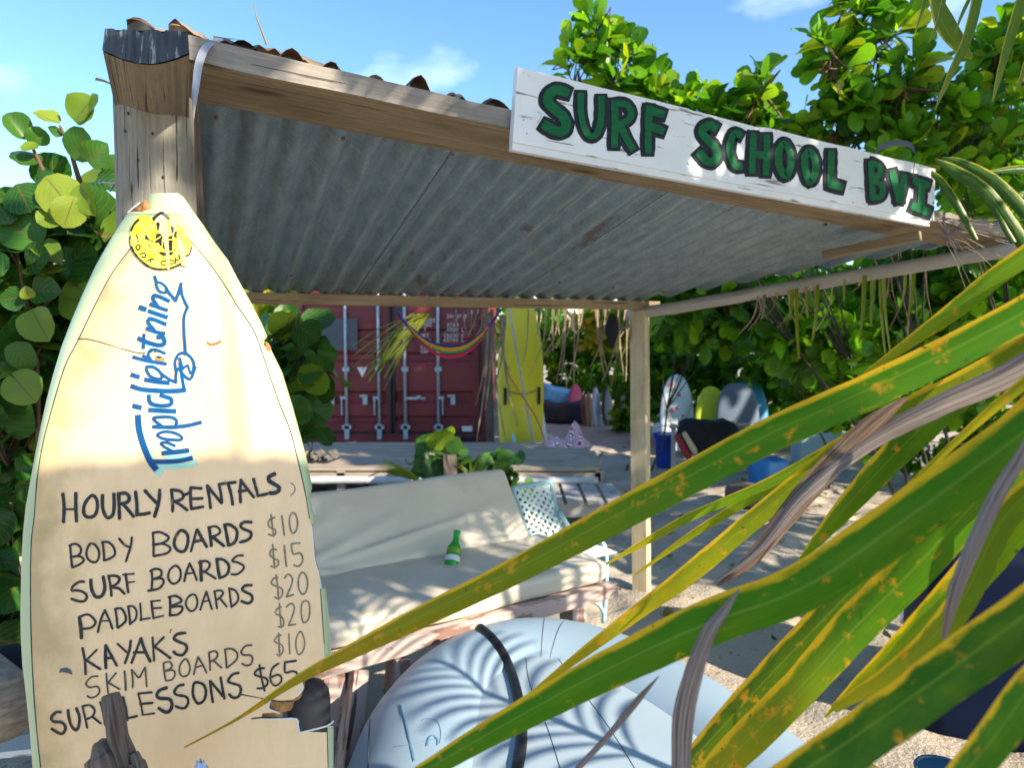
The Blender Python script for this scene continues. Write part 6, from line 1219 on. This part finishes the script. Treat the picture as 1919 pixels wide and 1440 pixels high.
LF = [([(2350, 330, .72, 90), (1919, 585, .74, 84), (1650, 720, .77, 88), (1440, 815, .80, 84), (1219, 932, .84, 80), (1000, 1050, .88, 68), (820, 1140, .92, 56), (690, 1205, .95, 42), (560, 1272, .98, 24), (450, 1345, 1.0, 9), (345, 1402, 1.02, 4)], GR, (.42, .25, .012), 'sick'),
      ([(2300, 230, .80, 70), (1919, 480, .84, 48), (1800, 572, .86, 44), (1700, 645, .88, 26), (1620, 700, .90, 8)], GY, YE, 'palm'),
      ([(2300, 520, .62, 110), (1919, 810, .64, 110), (1660, 1000, .66, 120), (1500, 1105, .68, 112), (1300, 1180, .70, 104), (1100, 1275, .72, 86), (900, 1385, .73, 60), (780, 1455, .74, 40), (640, 1530, .75, 12)], (.060, .205, .006), None, 'palm'),
      ([(2250, 420, .85, 60), (1919, 655, .88, 58), (1640, 800, .9, 50), (1520, 885, .92, 44), (1400, 985, .94, 46), (1300, 1070, .95, 48), (1200, 1145, .97, 36), (1080, 1235, .98, 22), (985, 1308, .99, 5)], (.24, .27, .008), (.55, .38, .01), 'sick'),
      ([(1760, 730, .98, 50), (1600, 820, 1.0, 40), (1440, 905, 1.02, 26), (1300, 965, 1.04, 22), (1219, 1010, 1.05, 18), (1135, 1058, 1.06, 5)], GY, YE, 'palm'),
      ([(1700, 770, 1.02, 40), (1560, 850, 1.04, 30), (1440, 915, 1.06, 24), (1300, 1000, 1.08, 18), (1190, 1078, 1.1, 4)], GY, YE, 'palm'),
      ([(2000, 700, .82, 60), (1820, 880, .84, 70), (1700, 1000, .86, 64), (1560, 1145, .88, 70), (1440, 1270, .9, 66), (1330, 1390, .92, 56), (1250, 1480, .93, 30)], (.08, .16, .010), (.10, .14, .01), 'sick'),
      ([(2150, 640, .74, 80), (1919, 845, .76, 90), (1720, 1060, .78, 96), (1600, 1180, .80, 92), (1500, 1290, .81, 84), (1380, 1410, .82, 80), (1290, 1500, .83, 50)], (.09, .24, .008), (.38, .30, .01), 'sick'),
      ([(2300, 880, .48, 150), (1919, 1155, .50, 128), (1740, 1285, .51, 118), (1560, 1410, .52, 116), (1380, 1530, .53, 90)], (.035, .125, .010), None, 'palm'),
      ([(2150, 760, .70, 90), (1919, 960, .73, 90), (1800, 1100, .76, 80), (1690, 1210, .79, 56), (1600, 1290, .82, 24), (1545, 1345, .84, 5)], GY, YE, 'palm'),
      ([(2000, 600, .90, 60), (1850, 700, .92, 66), (1740, 790, .94, 70), (1640, 890, .96, 60), (1560, 980, .98, 40), (1500, 1050, 1.0, 10)], (.07, .18, .010), GY, 'palm'),
      ([(2050, 620, .70, 40), (1900, 735, .74, 26), (1780, 840, .76, 16), (1600, 1010, .8, 12), (1500, 1080, .82, 4)], YE, YE, 'palm'),
      ([(2250, 1050, .44, 120), (1980, 1240, .46, 90), (1850, 1400, .47, 80), (1760, 1500, .48, 60)], DG, None, 'palm'),
      ([(2050, 840, .66, 70), (1890, 960, .68, 60), (1800, 1130, .70, 60), (1700, 1240, .72, 50), (1560, 1330, .74, 20)], (.16, .22, .01), YE, 'palm')]
for i, (ctr, c0, c1, mk) in enumerate(LF):
    mb = MB(); blade(mb, ctr, fold=.30 + .1 * (i % 3), twist=.25 - .12 * (i % 4)); o = mb.build('leaflet', K[mk], fr, weld=0, angle=0); tinted(o, c0, c1, .35 if i == 0 else .5)
for i, ctr in enumerate(([(2150, 520, .78, 60), (1919, 680, .80, 62), (1760, 755, .82, 56), (1620, 830, .84, 44), (1500, 930, .85, 32), (1420, 1030, .86, 22), (1340, 1090, .87, 5)], [(1385, 1105, .69, 4), (1360, 1140, .69, 20), (1325, 1190, .69, 36), (1295, 1270, .695, 46), (1277, 1360, .70, 52), (1274, 1480, .70, 44)], [(1235, 1268, .78, 2), (1190, 1320, .78, 16), (1140, 1380, .78, 14), (1080, 1445, .78, 14)],
                     [(1935, 800, .60, 6), (1915, 860, .60, 30), (1872, 930, .60, 36), (1820, 1040, .60, 34), (1790, 1120, .60, 30), (1770, 1200, .61, 12)])):
    mb = MB(); blade(mb, ctr, fold=.55, twist=.5 - .3 * i); o = mb.build('leaflet', K['deadgrey'], fr, weld=0, angle=0); o['label'] = ['broad withered grey brown leaflet', 'bent grey dead leaflet hanging down', 'thin brown dead leaflet', 'narrow grey dead leaflet'][i]
mb = MB(); blade(mb, [(1700, 745, .835, 8), (1640, 795, .84, 44), (1560, 875, .85, 56), (1480, 965, .86, 50), (1415, 1045, .87, 36), (1345, 1098, .88, 6)], fold=.5, twist=-.3); o = mb.build('leaflet', K['deadbrown'], fr, weld=0, angle=0); o['label'] = 'dark brown dried leaflet'
mb = MB(); rc = [Vector((.98, .78, 2.05)), Vector((.96, .66, 1.75)), Vector((.95, .56, 1.4)), Vector((.98, .48, 1.05)), Vector((1.10, .40, .75)), Vector((1.25, .38, .45))]; mb.tube(cat([tuple(p) for p in rc], 5), np.linspace(.008, .022, 26), 8); mb.build('stalk', K['deadgrey'], fr, angle=0)
# overhanging palm: trunk off to the right, crown above, hanging tips inside the picture
pm = thing('coconut_palm', (2.75, .62, 0), 'coconut palm whose frond tips hang down above the sign end', 'palm')
mb = MB(); mb.tube(cat([(2.75, .62, -.1), (2.85, .55, 1.2), (2.8, .55, 2.4), (2.7, .6, 3.3)], 6), np.linspace(.14, .09, 19), 14, rough=.1); mb.build('trunk', K['bark'], pm, angle=0)
def frond(parent, root, az, el, length, droop, n=34, lw=.028, ll=.42, name='frond', skip=None):
    mb = MB(); root = Vector(root); d = Vector((math.sin(az), math.cos(az), 0)); pts = []
    for i in range(25):
        t = i / 24; pts.append(root + d * (length * t * math.cos(el) * (1 - .18 * t)) + Vector((0, 0, length * (math.sin(el) * t - droop * t * t))))
    mb.tube(pts, np.linspace(.016, .004, 25), 6)
    side = d.cross(Vector((0, 0, 1)))
    for k in range(n):
        t = .14 + .86 * k / n; i = min(23, int(t * 24)); p = pts[i].lerp(pts[i + 1], t * 24 - i); tg = (pts[i + 1] - pts[i]).normalized()
        for s_ in (-1, 1):
            l = ll * math.sin(math.pi * (.18 + .78 * t)) * random.uniform(.85, 1.1); dr = (side * s_ * .8 + tg * .55 + Vector((0, 0, .15))).normalized(); rows = []
            for j in range(7):
                q = j / 6; c = p + dr * (l * q) + Vector((0, 0, -.42 * l * q * q)); w = lw * .5 * (math.sin(math.pi * min(.999, .12 + .86 * q)) ** .7) + .001; x = dr.cross(Vector((0, 0, 1))).normalized(); rows.append([c - x * w - Vector((0, 0, w * .4)), c, c + x * w - Vector((0, 0, w * .4))])
            mb.grid(rows, uvf=lambda i_, k_: (-1 + k_, i_ / 6))
    o = mb.build(name, K['palm2'], parent, weld=0, angle=0); tinted(o, random.choice([(.03, .12, .012), (.05, .15, .012), (.09, .18, .015)])); return o
for k in range(13):
    frond(pm, (2.7, .6, 3.32), R(k * 27.7 + 11), R(random.uniform(8, 50)), random.uniform(1.5, 2.0), random.uniform(.35, .7))
for sn, (ss, nn, zz, lab) in enumerate(((.5, 1.45, 1.0, 'unseen upright palm frond nearer the viewer, added to stripe the dinghy with shade'), (.6, 2.45, 1.0, 'unseen upright palm frond farther back, added to stripe the seat cushion with shade'))):  # unseen fronds stood upright so their leaflets cast stripes
    fx = (.788 * ss + .616 * nn, -.616 * ss + .788 * nn); lowf = thing('shade_frond', (fx[0], fx[1], 0), lab, 'palm frond', 'unseen shade fronds beside the viewer')
    frond(lowf, (fx[0], fx[1], zz), SUN_AZ, R(80), 1.3, .05, n=24, lw=.034, ll=.40, name='blade'); mb = MB(); mb.tube(cat([(fx[0] + .05, fx[1], -.1), (fx[0] + .06, fx[1], zz * .5), (fx[0], fx[1], zz + .1)], 6), .016, 8); mb.build('stalk', K['deadgrey'], lowf)
mb = MB()
for ctr in ([(1840, -60, 1.9, 22), (1815, 60, 1.88, 22), (1780, 140, 1.87, 14), (1752, 205, 1.86, 3)], [(1925, -40, 1.8, 26), (1895, 60, 1.8, 22), (1875, 130, 1.79, 14), (1860, 190, 1.79, 3)], [(1740, -40, 1.95, 10), (1765, 40, 1.94, 40), (1800, 90, 1.93, 28), (1822, 110, 1.93, 6)], [(1735, -20, 1.9, 8), (1728, 20, 1.9, 8), (1715, 60, 1.9, 3)], [(1775, -30, 1.86, 10), (1758, 40, 1.86, 9), (1740, 80, 1.86, 3)], [(1960, 20, 1.8, 24), (1930, 100, 1.8, 18), (1905, 170, 1.8, 4)], [(1830, -30, 1.9, 8), (1805, 20, 1.9, 8), (1790, 60, 1.9, 2)]): blade(mb, ctr, fold=.5, twist=.3)
o = mb.build('hanging_tips', K['palm2'], pm, weld=0, angle=0); tinted(o, (.12, .18, .014), (.30, .26, .05))
# broken frond lying on the right end of the beam, dry spray, hanging strands
sf = thing('green_palm_frond', P(1850, 390, 2.7), 'dark green palm frond arching beside the right end of the sign', 'palm frond')
for ctr in ([(1990, 560, 2.5, 30), (1919, 455, 2.55, 30), (1850, 360, 2.6, 32), (1790, 318, 2.65, 26), (1752, 298, 2.68, 4)], [(1990, 470, 2.55, 26), (1919, 392, 2.6, 30), (1860, 335, 2.65, 28), (1800, 303, 2.7, 18), (1765, 296, 2.72, 4)], [(1980, 325, 2.7, 18), (1915, 316, 2.7, 20), (1850, 322, 2.7, 6)], [(1830, 450, 2.6, 10), (1795, 385, 2.62, 18), (1760, 335, 2.65, 16), (1728, 312, 2.68, 4)], [(1900, 455, 2.5, 14), (1880, 420, 2.52, 12), (1865, 390, 2.55, 3)]):
    mb = MB(); blade(mb, ctr, fold=.4, twist=.35); o = mb.build('leaflet', K['palm2'], sf, weld=0, angle=0); tinted(o, (.015, .07, .012), (.03, .10, .02))
def spray(name, lst, m, label, w0=.004, group=None, cat_='dry palm', blade_w=None):
    mb = MB()
    for pts in lst:
        c = cat([tuple(P(*p)) for p in pts], 5); n_ = len(c)
        if blade_w:
            rows = []; sx = Vector((random.uniform(.6, 1), random.uniform(-.6, .6), 0)).normalized()
            for i, p in enumerate(c): w = blade_w * (1 - i / n_) ** .5 * .5 + .0008; p = Vector(p); rows.append([p - sx * w, p + Vector((0, .3 * w, 0)), p + sx * w])
            mb.grid(rows, uvf=lambda i, k: (k - 1, i / n_))
        else: mb.tube(c, np.linspace(w0, w0 * .3, n_), 5, cap=False)
    return simple(name, mb, m, label, cat_, group, weld=0, angle=0)
L_ = []
for k in range(22):
    a = random.uniform(-.5, 1.35); r = random.uniform(60, 190); L_.append([(1765 + random.uniform(-20, 30), 430 + random.uniform(-25, 15), 2.66), (1765 + r * .5 * math.cos(a), 425 + r * .45 * math.sin(a), 2.62), (1765 + r * math.cos(a), 430 + r * math.sin(a) * (.9 if a > 0 else .6), 2.6)])
spray('dry_palm_spray', L_, K['deadgrey'], 'spray of thin dry grey palm ribs at the right end of the sign', .0024)
def hang(name, x0_, x1_, ytop, ylo, yhi, d, n, m, label, bw=.016, tint=None, sl=10):
    L_ = []
    for k in range(n):
        x = random.uniform(x0_, x1_); y = random.uniform(ylo, yhi); dx = random.uniform(-sl, sl); yt = ytop(x) if callable(ytop) else ytop
        L_.append([(x, yt - 8, d + random.uniform(-.1, .1)), (x + dx * .4, yt + (y - yt) * .5, d), (x + dx * 1.6, y, d)])
    o = spray(name, L_, m, label, blade_w=bw)
    if tint: tinted(o, tint)
pole_y = lambda x: 590 + (x - 1215) * (455 - 590) / (1919 - 1215) + 12
hang('hanging_palm_leaves', 1430, 1720, pole_y, 560, 680, 3.3, 12, K['palm2'], 'yellow green palm leaves hanging from the round side roof pole', .02, (.16, .20, .015))
hang('dry_hanging_strands', 1420, 1760, pole_y, 545, 640, 3.35, 24, K['dead'], 'dry brown palm strands hanging from the round side roof pole', .008, None, 26)
hang('dry_hanging_strands', 985, 1185, 588, 610, 730, 4.1, 30, K['dead'], 'brown palm strands hanging under the back beam left of the square post', .009, None, 26)
hang('dry_hanging_strands', 905, 950, 600, 690, 850, 7.2, 9, K['dead'], 'long dead palm strands hanging between container and yellow board', .028, None, 26)
hang('dry_hanging_strands', 850, 925, 588, 600, 640, 3.7, 22, K['deadgrey'], 'short grey dry strands fanning out under the back beam above the hammock', .010, None, 26)
L_ = []
for k in range(16):
    t = random.uniform(-1, 1); L_.append([(790 + random.uniform(-15, 20), 588, 4.2), (745 + t * 25, 625 + t * 14, 4.15), (690 + t * 34 + random.uniform(-30, 20), 668 + t * 30 + random.uniform(0, 40), 4.1)])
o = spray('drooping_palm_tip', L_, K['palm2'], 'thin green brown palm tip drooping in front of the container doors', blade_w=.02); tinted(o, (.10, .12, .02))
L_ = []
for k in range(14): a = random.uniform(-.3, .6); L_.append([(505 + random.uniform(0, 60), 588, 3.3), (540 + 30 * a, 606, 3.28), (500 + random.uniform(0, 110), 622 + 40 * abs(a), 3.25)])
o = spray('palm_tip', L_, K['palm2'], 'small dark palm tip under the left end of the back beam', blade_w=.018); tinted(o, (.03, .08, .015))
L_ = []
for k in range(14): t = k / 13; L_.append([(790 - 60 * t, 905 - 18 * t, 4.75), (745 - 50 * t + 15, 880 + 6 * t, 4.75), (690 + 70 * (1 - t) * .4, 868 + 34 * (t - .2), 4.75)])
o = spray('small_palm_sprig', L_, K['palm2'], 'small bright palm sprig lying before the deck above the cushion', blade_w=.03); tinted(o, (.14, .24, .02))
L_ = []
for k in range(12): a = random.uniform(-2.4, -.5); L_.append([(885, 905, 5.0), (885 + 22 * math.cos(a), 900 + 22 * math.sin(a), 5.0), (885 + 48 * math.cos(a), 900 + 36 * math.sin(a), 5.0)])
o = spray('palm_seedling', L_, K['palm2'], 'tiny yellow green palm seedling right of the brown stake', blade_w=.03); tinted(o, (.22, .30, .02))
# ---------------------------------------------------------------- dry leaf litter and an unseen board screen added to shade the surfboard
n = 420; pos = np.stack([rng.uniform(-2.2, 3.6, n), rng.uniform(1.4, 9, n), rng.uniform(.0, .05, n)], 1); dd = rng.normal(size=(n, 3)); dd[:, 2] *= .2; nn2 = rng.normal(0, .3, (n, 3)) + np.array((0, 0, 1.0))
tint = np.array([(.16, .09, .04), (.24, .15, .07), (.10, .06, .03), (.30, .24, .10)])[rng.integers(0, 4, n)]
lr = thing('leaf_litter', (0, 4, 0), 'dry brown leaves scattered over the sand', 'leaf litter'); lm = leaf_mesh('leaf_litter', 'shrub', pos, dd, nn2, rng.uniform(.04, .10, n), tint, K['shrub'], lr)
lm.parent = None; lm.location = lr.location; bpy.data.objects.remove(lr); lm.name = 'leaf_litter'; tag(lm, 'dry brown leaves scattered over the sand', 'leaf litter', kind='stuff')
SHZ = 3.05
SX0, SX1 = 1.62, 2.40
blocker = thing('shade_blocker', ((SX0 + SX1) / 2, -.8, 0), 'unseen tall narrow screen of grey boards, added to shade the lower surfboard', 'screen')
mb = MB(); yy = -.8
for k in range(6):
    xa = SX0 + (SX1 - SX0) * k / 6; xb = SX0 + (SX1 - SX0) * (k + 1) / 6 - .003; zt_ = SHZ + .11 * (xa - 1.66); mb.bar(((xa + xb) / 2, yy, 0), ((xa + xb) / 2, yy, zt_), xb - xa, .03, up=(0, 1, 0))
for z_ in (.6, 1.8, 2.8): mb.bar((SX0 - .01, yy - .035, z_), (SX1 + .0, yy - .035, z_), .035, .09)
mb.build('boards', K['blocker'], blocker, weld=0)
